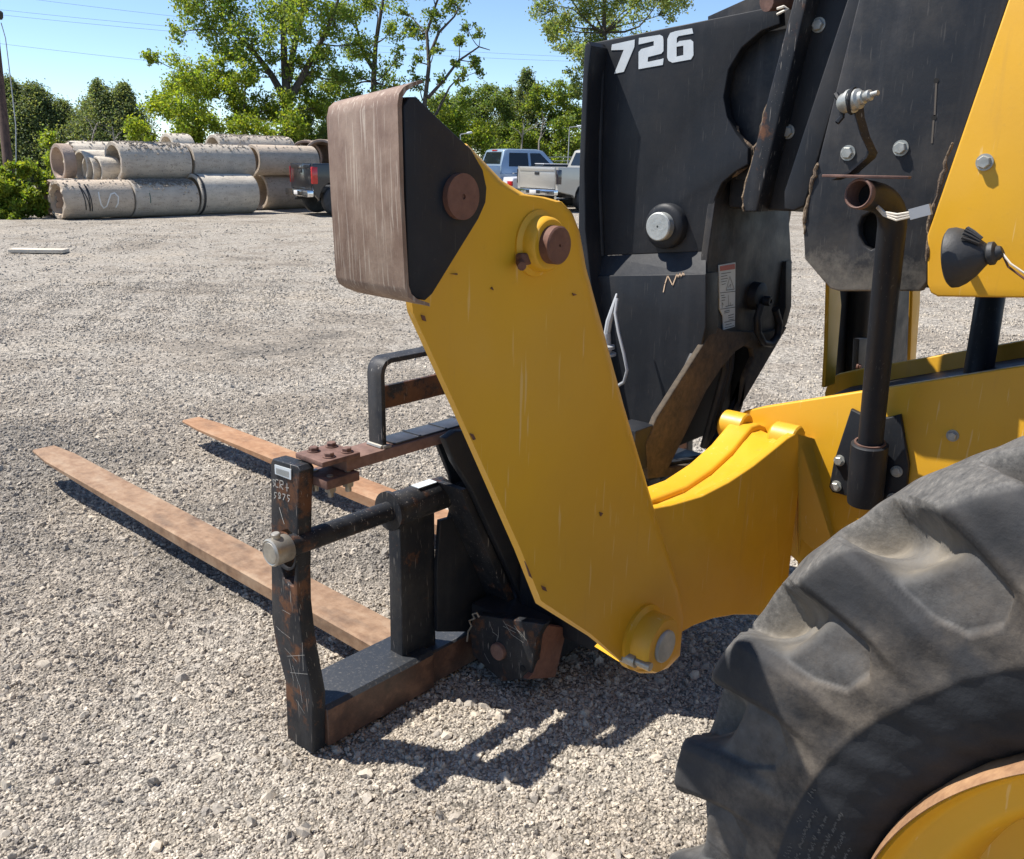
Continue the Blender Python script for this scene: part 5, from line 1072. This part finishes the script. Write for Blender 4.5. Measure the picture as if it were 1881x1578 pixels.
def tree(name, label, trunk, clumps, leafmat, trunk_r=.2, leaf=.15, dens=110, group='trees behind the yard', depth_jit=1.2, bark='bark', sub=9, tint=(.55, 1.4), forks=None, cat='tree', twigs=True):
    """trunk: list of points from the ground up; clumps: (x, y, z, radius) leaf masses, each carried by a limb from the trunk"""
    base = Vector(trunk[0]); t = thing(name, label, cat, base, group=group, worldspace=True)
    bm = bmesh.new(); tp = [Vector(p) for p in trunk]
    tube_bm(bm, tp, 0, 9, False, [trunk_r * (1 - .75 * k / max(1, len(tp) - 1)) for k in range(len(tp))])
    hubs = [(p, trunk_r * (1 - .75 * k / max(1, len(tp) - 1))) for k, p in enumerate(tp)][1:]
    for fk in (forks or []):
        fp = [Vector(p) for p in fk]; r0 = trunk_r * .62
        tube_bm(bm, fp, 0, 7, False, [r0 * (1 - .8 * k / max(1, len(fp) - 1)) for k in range(len(fp))])
        hubs += [(p, r0 * (1 - .8 * k / max(1, len(fp) - 1))) for k, p in enumerate(fp)][1:]
    view = Vector((.75, .66, 0)); cc = []; ss = []; nn = []
    for (x, y, z, r) in clumps:
        c = Vector((x, y, z)) + view * float(tr_.normal(0, depth_jit))
        hub = min(hubs, key=lambda h: (h[0] - c).length + (1.5 * max(0, h[0].z - c.z)))
        limb(bm, hub[0], c, min(hub[1] * .6, .02 + r * .035), .014, .07)
        for k in range(sub):
            s = c + Vector(tr_.normal(0, r * .48, 3)) * 1.0; 
            if twigs: limb(bm, c.lerp(hub[0], .15), s, .012, .006, .08, 3, 4)
            cc.append(s[:]); ss.append(r * tr_.uniform(.20, .34)); nn.append(int(5.2 * dens * r * r * 4 / sub / (leaf / .15) ** 2 * tr_.uniform(.5, 1.5)) + 3)
    from_bm('trunk', bm, bark, t, 60)
    V, q, c_ = leaves(np.array(cc), np.array(ss), np.array(nn), leaf, tint)
    me = fast_mesh('crown', V, q, c_); me.materials.append(MT[leafmat]); link(bpy.data.objects.new('crown', me), t)
    return t
def cedar(name, label, base, h, r, leafmat='leaf_cedar', n=9000, group='cedars behind the yard', leaf=.105):
    b0 = Vector(base); t = thing(name, label, 'tree', b0, group=group, worldspace=True)
    bm = bmesh.new(); top = b0 + Vector((tr_.normal(0, .15), tr_.normal(0, .15), h)); tube_bm(bm, [b0, b0.lerp(top, .5), top], 0, 7, False, [.14, .09, .015])
    cc = []; ss = []; nn = []
    nb = 110
    for k in range(nb):
        f = tr_.uniform(.03, 1.0) ** .8; rad = r * (1 - f) ** .85 * (.75 + .5 * tr_.random()) + .10; a = tr_.uniform(0, 6.283)
        p = b0.lerp(top, f); e = p + Vector((math.cos(a) * rad, math.sin(a) * rad, rad * .45 + tr_.normal(0, .1)))
        if k % 2 == 0: limb(bm, p, e, .022, .008, .05, 2, 4)
        for q_ in (.45, .7, .92, 1.05):
            cc.append(p.lerp(e, q_)[:]); ss.append(.07 + rad * .11); nn.append(int(n / nb / 4 * tr_.uniform(.5, 1.5)) + 1)
    from_bm('trunk', bm, 'bark', t, 60)
    V, q, c_ = leaves(np.array(cc), np.array(ss), np.array(nn), leaf, (.45, 1.7), (1, 1, 1.6), .10)
    me = fast_mesh('crown', V, q, c_); me.materials.append(MT[leafmat]); link(bpy.data.objects.new('crown', me), t)
    return t

# big cottonwood and its neighbours
tree('cottonwood_tree', 'tall spreading cottonwood behind the pipes, its trunk forking low', [(21.7403, 31.267, -0.5007), (22.2618, 31.8481, 2.0843), (22.556, 32.2956, 3.8063), (22.7964, 32.6896, 5.276), (23.0807, 33.0345, 6.7468), (23.6744, 33.3164, 8.8527)],
     [(20.3206, 35.4833, 6.9838, 0.563), (20.9245, 34.4684, 6.2567, 0.823), (20.8685, 34.9616, 7.2038, 0.779), (21.6704, 33.9303, 6.9352, 0.909), (21.9701, 33.0699, 5.7881, 0.779), (21.4058, 33.4229, 5.1553, 0.649), (22.5229, 33.0104, 7.0392, 0.996), (22.9508, 32.1557, 6.2251, 0.866), (23.4771, 32.0698, 7.3518, 0.909), (23.978, 31.2268, 6.7458, 0.952), (23.5028, 31.1805, 5.4555, 0.736), (22.8187, 31.7802, 5.0671, 0.649), (21.7194, 34.4365, 8.1736, 1.082), (22.8916, 33.3166, 8.6361, 1.299), (24.0211, 32.0016, 8.5614, 1.191), (20.1175, 35.2811, 6.0302, 0.39), (20.6068, 35.5548, 7.857, 0.649), (21.5989, 32.9442, 4.5829, 0.476), (23.6141, 30.6814, 4.6335, 0.563), (24.3549, 30.5042, 6.0955, 0.563), (22.2294, 32.6571, 5.5266, 0.476), (21.0778, 33.9502, 5.4976, 0.39)],
     'leaf_green', .27, .125, 50, forks=[[(22.5258, 32.2347, 3.5964), (22.341, 32.9165, 4.6373), (22.0822, 33.5865, 5.4672), (21.6774, 34.4205, 6.2934), (21.4186, 35.0905, 7.1233)], [(22.5774, 32.2242, 3.7023), (23.1584, 31.9986, 4.6578), (23.8942, 31.7416, 5.9309), (24.4684, 31.5711, 6.9908), (24.9997, 31.5436, 8.2588)], [(22.7195, 32.3966, 4.4377), (23.1487, 32.4838, 5.7031), (23.6957, 32.5336, 7.1805), (24.0675, 32.7801, 8.6535)]], depth_jit=1.0, tint=(.6, 1.5))
tree('cottonwood_tree', 'slender cottonwood directly behind the top of the scraped pad', [(25.3518, 30.3051, -0.5514), (25.9271, 30.9106, 2.222), (26.4008, 31.4801, 4.6617), (26.7932, 31.7403, 6.2166), (27.3089, 31.8621, 7.7745), (27.8401, 31.9666, 9.3329)],
     [(26.5319, 32.3942, 7.0046, 0.602), (27.2522, 31.8056, 7.5083, 0.649), (25.9661, 32.5489, 5.9309, 0.556), (27.3713, 31.2714, 6.6284, 0.51), (26.7081, 31.6556, 5.8172, 0.556), (25.955, 32.0808, 4.8712, 0.602), (26.1215, 33.0953, 7.524, 0.602), (27.3602, 30.8033, 5.5687, 0.371), (26.6165, 31.2379, 4.6671, 0.51), (26.8036, 32.7299, 8.424, 0.695), (27.7753, 31.7389, 8.6691, 0.741), (25.5502, 32.1348, 3.9782, 0.602), (26.2733, 31.2227, 3.7757, 0.556), (25.1352, 32.7009, 4.1885, 0.51), (27.0006, 30.7064, 4.4561, 0.417)], 'leaf_green', .17, .12, 52, forks=[[(26.5261, 31.5396, 5.1063), (26.3597, 32.0268, 5.7643), (26.3957, 32.487, 6.8687), (26.555, 32.8088, 7.9763)]], tint=(.6, 1.4))
tree('cottonwood_tree', 'sparse thin cottonwood leaning right of the scraped pad', [(26.0648, 27.9578, -0.4627), (26.7161, 28.5426, 2.4549), (26.9322, 28.8849, 3.7497), (27.3743, 29.0709, 5.2652), (27.5904, 29.4132, 6.56), (28.0605, 29.3727, 7.6464), (28.6667, 29.277, 8.951)],
     [(27.3712, 29.6399, 6.5115, 0.338), (27.9501, 29.2628, 7.1278, 0.451), (28.559, 28.852, 7.7449, 0.451), (27.1111, 29.4445, 5.4305, 0.316), (27.1655, 30.0072, 6.8072, 0.384), (28.4193, 28.2679, 6.1081, 0.316), (29.0238, 27.7256, 6.4241, 0.248), (28.6805, 27.7016, 5.5129, 0.316), (28.1524, 28.0022, 4.8549, 0.293), (28.7385, 27.4416, 5.0846, 0.226), (27.7132, 28.9633, 5.8754, 0.248), (26.807, 29.3959, 4.5632, 0.361), (27.1144, 30.3377, 7.4077, 0.316), (28.7466, 28.2124, 6.804, 0.271), (28.0485, 29.6787, 8.2908, 0.496), (28.9717, 28.6908, 8.4214, 0.451), (28.1036, 28.2714, 5.3265, 0.271), (27.5963, 28.5291, 4.626, 0.271)], 'leaf_green', .13, .125, 62,
     forks=[[(27.0682, 28.8297, 3.968), (27.6505, 28.4877, 4.6704), (28.2212, 28.1979, 5.4584), (28.911, 27.6768, 6.0345), (29.1834, 27.3124, 5.9124)], [(26.7921, 28.5547, 2.6717), (27.2762, 28.4011, 3.5435), (27.7603, 28.2475, 4.4152), (28.1374, 28.019, 4.8545)], [(27.3903, 29.1504, 5.4805), (27.9204, 29.0426, 6.5683), (28.4936, 28.6915, 7.2274), (28.8567, 28.5763, 7.8813)]], depth_jit=.5, tint=(.5, 1.3))
tree('cottonwood_tree', 'pale green tree crown rising behind the 726 boom head', [(35.5135, 25.0813, -0.579), (36.1846, 25.8217, 2.7312), (36.5707, 26.4947, 5.1803), (36.8705, 27.1541, 7.3834), (37.4974, 27.7782, 10.3265)],
     [(35.1826, 29.5142, 8.3655, 0.563), (35.7489, 28.6349, 7.8431, 0.82), (36.579, 27.9462, 8.4006, 0.973), (37.1689, 27.0182, 7.83, 0.871), (37.9414, 26.4164, 8.4349, 0.973), (38.6226, 25.6515, 8.452, 0.973), (39.0445, 25.1335, 8.365, 0.512), (35.4432, 28.4027, 6.5669, 0.563), (35.6507, 27.8156, 5.7915, 0.461), (36.6376, 27.2829, 7.0848, 0.768), (38.0427, 26.8781, 9.7059, 1.28), (36.882, 28.2478, 9.8231, 1.28), (38.9256, 25.9532, 9.8745, 1.152), (35.2016, 29.028, 7.3414, 0.563), (35.842, 29.3049, 9.553, 0.922), (36.0985, 27.4677, 6.1442, 0.666), (37.1725, 26.3723, 6.4152, 0.768), (37.9582, 25.7115, 6.9228, 0.768), (35.4626, 27.6283, 4.9085, 0.563)], 'leaf_pale', .25, .125, 52, tint=(.6, 1.5))
tree('leafy_tree', 'bright yellow-green tree between the cedars and the big cottonwood', [(17.761, 31.0954, -0.3885), (18.0831, 31.4728, 1.2488), (18.3169, 31.819, 2.5964), (18.4828, 32.1543, 3.7506), (18.54, 32.438, 4.5188)],
     [(18.1717, 32.695, 4.1645, 0.684), (17.5733, 32.9495, 3.2294, 0.644), (18.3597, 32.0317, 3.1725, 0.765), (17.2218, 32.9964, 2.4539, 0.443), (19.088, 31.5096, 3.8425, 0.644), (18.0082, 32.0786, 2.397, 0.644), (17.7086, 33.1976, 4.1145, 0.362), (19.0277, 31.9598, 4.6844, 0.443), (18.1343, 32.9978, 4.7386, 0.282), (18.7636, 31.3, 2.5693, 0.644), (17.4526, 32.5459, 2.038, 0.483), (18.5053, 32.2334, 3.9812, 0.604), (16.9524, 33.125, 2.0638, 0.282), (18.1116, 31.6146, 1.6329, 0.604)], 'leaf_lime', .10, .105, 110, tint=(.55, 1.45))
tree('leafy_tree', 'leafy green tree left of the forked cottonwood trunk', [(19.4021, 30.7993, -0.418), (19.7339, 31.1881, 1.269), (20.0447, 31.5559, 2.8566), (20.3259, 31.7776, 4.0486)],
     [(20.2304, 31.9745, 4.2436, 0.539), (20.4748, 31.3417, 3.4599, 0.622), (19.8726, 31.9104, 3.2078, 0.622), (20.2803, 31.148, 2.5466, 0.663), (19.6972, 31.6773, 2.2554, 0.622), (20.6597, 30.8832, 2.9116, 0.456), (19.8591, 32.481, 4.4318, 0.373), (20.6135, 30.6036, 2.1797, 0.498), (19.7422, 31.3132, 1.5654, 0.663), (20.2872, 30.746, 1.6778, 0.58), (19.8278, 32.1578, 3.6411, 0.498), (20.9987, 30.7534, 3.473, 0.498), (21.0034, 30.4077, 2.7227, 0.539), (21.4828, 29.8336, 2.6558, 0.539), (21.7071, 29.9401, 3.4514, 0.456)], 'leaf_lime', .09, .105, 105, tint=(.45, 1.3))
tree('leafy_tree', 'shaded tree between the two cottonwood trunks', [(25.2264, 33.5391, -0.6961), (25.6492, 33.9602, 1.2893), (26.0299, 34.2705, 2.9252), (26.2462, 34.5546, 4.0923)],
     [(25.8591, 35.2, 4.5472, 0.683), (26.1791, 34.4191, 3.626, 0.78), (26.7208, 33.6527, 3.2911, 0.732), (25.568, 34.9788, 3.3318, 0.732), (26.5576, 34.5211, 4.7971, 0.634), (25.193, 35.0521, 2.5557, 0.683), (25.7109, 34.3652, 2.3364, 0.78), (26.3248, 33.602, 2.1892, 0.78), (27.1328, 33.0321, 2.953, 0.683), (26.7716, 33.0161, 2.0146, 0.732), (27.5199, 32.3867, 2.498, 0.683)], 'leaf_dark', .10, .12, 100, tint=(.6, 1.6))
tree('leafy_tree', 'light green tree right behind the yellow leg tip', [(28.549, 28.2615, -0.5418), (28.9128, 28.6238, 1.1663), (29.1722, 28.9491, 2.5319)],
     [(28.8653, 29.5815, 3.1584, 0.618), (29.3249, 29.1681, 3.3965, 0.571), (29.5054, 28.6777, 2.7668, 0.666), (29.0457, 29.0911, 2.5287, 0.618), (29.6201, 28.3229, 2.2713, 0.618), (28.5836, 29.569, 2.4265, 0.571), (29.2165, 28.5911, 1.8535, 0.618), (28.7543, 29.0689, 1.7512, 0.618)], 'leaf_lime', .09, .11, 100, tint=(.45, 1.2))
tree('leafy_tree', 'rounded dark tree over the pale blue pickup', [(33.1012, 30.8832, -0.7811), (33.6211, 31.4008, 1.6598), (33.9328, 31.8624, 3.4565)],
     [(33.5727, 32.6377, 4.2653, 0.698), (34.1407, 32.0694, 4.4329, 0.751), (33.6802, 32.2156, 3.6035, 0.751), (34.262, 31.5854, 3.6693, 0.698), (33.1668, 32.8384, 3.6929, 0.644), (33.8371, 31.6915, 2.8408, 0.751), (34.0845, 31.1819, 2.3359, 0.751), (33.1773, 33.1512, 4.4087, 0.537), (32.3514, 33.9163, 4.0301, 0.698), (31.7396, 34.441, 3.657, 0.698), (31.9541, 33.8987, 2.9979, 0.751), (32.7767, 33.5082, 4.1942, 0.59)], 'leaf_dark', .14, .125, 100, tint=(.6, 1.5))
tree('leafy_tree', 'green tree directly above the silver pickup bed', [(34.4411, 27.832, -0.6767), (34.9492, 28.3378, 1.7087), (35.2887, 28.7497, 3.4655)],
     [(35.2102, 29.3364, 4.5625, 0.629), (35.6314, 28.7955, 4.4232, 0.629), (35.7606, 28.3331, 3.7272, 0.682), (35.2027, 28.9596, 3.7131, 0.682), (35.5118, 28.1593, 2.7219, 0.734), (34.919, 28.8249, 2.707, 0.682), (36.114, 28.3895, 4.7351, 0.472), (34.8187, 29.6854, 4.3529, 0.472), (35.177, 28.1953, 1.9642, 0.682), (34.4192, 29.1029, 2.07, 0.629)], 'leaf_green', .12, .12, 100, tint=(.5, 1.3))
cedar('spruce_tree', 'pointed blue-green spruce left of the boom edge', (35.1334, 30.2309, -0.6179), 6.2, 1.6, n=20000)
cedar('cedar_tree', 'dark cedar behind the pale blue pickup roof', (36.066, 32.2806, -0.7278), 5.4, 1.6, n=18000)
k_ = 0
CED = [(18.1548, 50.9169, -0.9511), (18.789, 50.2049, -0.9351), (19.535, 49.3671, -0.9164), (20.2438, 48.5713, -0.8985), (21.1764, 47.5241, -0.8751), (21.8851, 46.7282, -0.8573), (22.5193, 46.0162, -0.8413)]
HT = (5.2, 5.8, 5.6, 4.6, 4.8, 5.6, 5.4)
LB = ('dark cedar at the photo edge right behind the utility pole', 'second dark cedar from the utility pole', 'tallest dark cedar above the bush and pole', 'dark cedar above the ragged pipe end nearest the bush', 'dark cedar left of the dip in the tree line', 'dark cedar right of the dip in the tree line', 'dark cedar touching the bright yellow-green tree')
for p_, h_, l_ in zip(CED, HT, LB): cedar('cedar_tree', l_, p_, h_, 2.3, n=28000)
for px_, lb_, mt_ in (([(38.9625, 25.8484, -0.7046), (39.4382, 26.322, 1.5291), (39.8494, 26.8088, 3.6304)], 'leafy tree standing behind the boom head number', 'leaf_green'), ([(42.5974, 23.2528, -0.8175), (43.1123, 23.7655, 1.6), (43.5526, 24.3619, 4.0157)], 'leafy tree hidden behind the boom collar', 'leaf_dark'), ([(44.4083, 19.6741, -0.6983), (44.912, 20.1756, 1.6667), (45.3233, 20.6624, 3.768)], 'leafy tree hidden behind the boom sections', 'leaf_lime'), ([(47.2997, 16.3681, -0.7563), (47.8314, 16.8975, 1.74), (48.2232, 17.2876, 3.5795)], 'leafy tree hidden behind the yellow boom end', 'leaf_dark')):
    b_ = Vector(px_[1]); cl_ = []
    for k in range(16):
        a_ = k * 2.4; cl_.append((b_.x + math.cos(a_) * (.4 + .13 * k) * .75, b_.y + math.sin(a_) * (.4 + .13 * k) * .75, .5 + (k % 6) * .85, .75))
    tree('leafy_tree', lb_, px_, cl_, mt_, .12, .125, 95)
# undergrowth and the rest of the tree line
tree('undergrowth', 'yellowing shrub in front of the dark cedars', [(12.7769, 32.052, -0.3015), (12.9821, 32.2564, 0.662), (13.1687, 32.4421, 1.538)], [(13.2441, 32.5945, 2.0626, 0.22), (13.2742, 32.4184, 1.7497, 0.256), (13.0874, 32.4385, 1.3268, 0.256), (13.1587, 32.2003, 0.9801, 0.293), (12.9213, 32.3247, 0.6605, 0.329)], 'leaf_lime', .04, .10, 90, cat='shrub', group='shrubs', depth_jit=.2)
tree('leafy_bush', 'bright leafy bush at the foot of the utility pole', [(8.5447, 23.5616, -0.0187), (8.6302, 23.6468, 0.383), (8.7104, 23.7267, 0.7597)], [(8.5775, 24.0006, 1.031, 0.236), (8.8376, 23.7425, 1.1125, 0.236), (8.9987, 23.4597, 0.8918, 0.21), (8.6099, 23.8113, 0.6947, 0.315), (8.8447, 23.491, 0.5757, 0.288), (8.4384, 23.8622, 0.3782, 0.315), (8.6679, 23.5366, 0.2341, 0.288), (8.9387, 23.2891, 0.3658, 0.184), (8.2746, 24.2161, 0.7487, 0.367), (8.1542, 24.0963, 0.1837, 0.341), (8.8155, 23.3142, 0.1129, 0.184), (8.4735, 23.6755, 0.0544, 0.236), (9.0632, 23.3023, 0.7061, 0.105)], 'leaf_lime', .04, .085, 330, cat='bush', group='shrubs', depth_jit=.25, tint=(.45, 1.25))
for i_, (pts, mt_, lb_) in enumerate((
    ([(16.6864, 39.0248, 0.4835, 0.587), (17.2865, 38.351, 0.4986, 0.587), (17.8958, 37.6863, 0.5569, 0.587), (18.5327, 37.0491, 0.7448, 0.587), (17.1245, 38.8253, 1.1392, 0.451), (18.3247, 37.4777, 1.1694, 0.496), (16.1903, 39.4843, 0.2561, 0.541), (16.5244, 39.4992, 1.1241, 0.361), (17.7246, 38.1515, 1.1543, 0.406)], 'leaf_dark', 'low dark brush under the cedars behind the pipes'),
    ([(19.7444, 37.4525, 1.1837, 0.649), (20.3134, 36.7134, 0.9773, 0.649), (21.2852, 35.7224, 1.2224, 0.649), (21.8542, 34.9833, 1.016, 0.602), (22.826, 33.9923, 1.2611, 0.649), (23.4895, 33.3473, 1.4985, 0.649), (23.9395, 33.1424, 2.172, 0.556), (23.3232, 33.8345, 2.1565, 0.556)], 'leaf_dark', 'low brush behind the long upper pipes'),
    ([(26.9317, 35.6582, 1.2788, 0.768), (27.7832, 34.7021, 1.3002, 0.768), (28.6869, 33.798, 1.5669, 0.768), (29.4203, 33.0851, 1.8293, 0.768), (29.9176, 32.8587, 2.5736, 0.666), (30.2718, 32.129, 1.8507, 0.768), (29.5112, 33.5364, 3.0513, 0.615), (29.2636, 32.929, 1.0935, 0.768), (29.0526, 34.162, 3.2837, 0.512)], 'leaf_dark', 'brush standing behind the scraped pad'),
    ([(31.3072, 30.6344, 1.1449, 0.717), (32.0406, 29.9215, 1.4072, 0.717), (32.774, 29.2086, 1.6696, 0.717), (33.403, 28.3917, 1.4415, 0.717), (34.032, 27.5748, 1.2134, 0.717), (34.7654, 26.8619, 1.4757, 0.717), (32.7605, 29.5559, 2.4011, 0.666), (33.3236, 29.0342, 2.6592, 0.615), (34.9743, 27.07, 2.4568, 0.666), (35.1833, 27.278, 3.4378, 0.615), (30.7963, 31.208, 1.132, 0.666)], 'leaf_green', 'brush behind the parked pickups and the fence'),
    ([(37.6817, 27.8846, 4.0619, 1.073), (38.4643, 26.774, 3.5705, 1.073), (39.4658, 25.8813, 4.1068, 1.073), (40.4268, 24.5704, 3.6198, 1.18), (41.6067, 23.4774, 4.1606, 1.18), (37.6008, 27.0481, 2.0154, 1.073), (38.6165, 25.7916, 1.7853, 1.073), (40.0438, 24.189, 1.8212, 1.18), (41.471, 22.5863, 1.8571, 1.18), (42.8698, 21.7113, 3.4256, 1.18), (43.8308, 20.4003, 2.9387, 1.18), (42.7888, 20.8747, 1.3791, 1.073)], 'leaf_dark', 'tree line hidden behind the boom head'))):
    p0 = pts[0]; tree('undergrowth', lb_, [(p0[0], p0[1], -.1), (p0[0], p0[1], .8), (p0[0], p0[1], 1.6)], pts, mt_, .05, .125, 95, cat='shrub', group='shrubs', sub=8, tint=(.5, 1.3))
# bare grey saplings among the brush
for i_, (a_, b_, c_, lb_) in enumerate((((16.6577, 37.401, 0.3125), (16.9127, 37.7786, 1.7826), (17.2894, 37.7825, 2.733), 'bare grey sapling, left of two before the cedars'), ((17.2708, 36.7126, 0.3279), (17.555, 37.0574, 1.7987), (17.6376, 37.3252, 2.5953), 'bare grey sapling, right of two before the cedars'), ((31.2241, 27.2787, 0.5002), (31.6048, 27.589, 2.1361), (31.8687, 27.7143, 3.072), 'bare pale stem above the pale blue pickup roof'), ((31.6945, 26.7505, 0.512), (32.1736, 27.0557, 2.3827), (32.5596, 27.0965, 3.4379), 'bare pale stem above the silver pickup'))):
    t_ = thing('bare_sapling', lb_, 'sapling', a_, group='bare saplings', worldspace=True); bm = bmesh.new()
    limb(bm, a_, b_, .05, .04, .03); limb(bm, b_, c_, .04, .015, .05)
    for k in range(6):
        e = Vector(b_).lerp(Vector(c_), .1 + .15 * k); limb(bm, e, e + Vector((tr_.normal(0, .35), tr_.normal(0, .35), tr_.uniform(.2, .7))), .018, .006, .08, 3, 4)
    from_bm('stem', bm, 'bark_pale', t_)
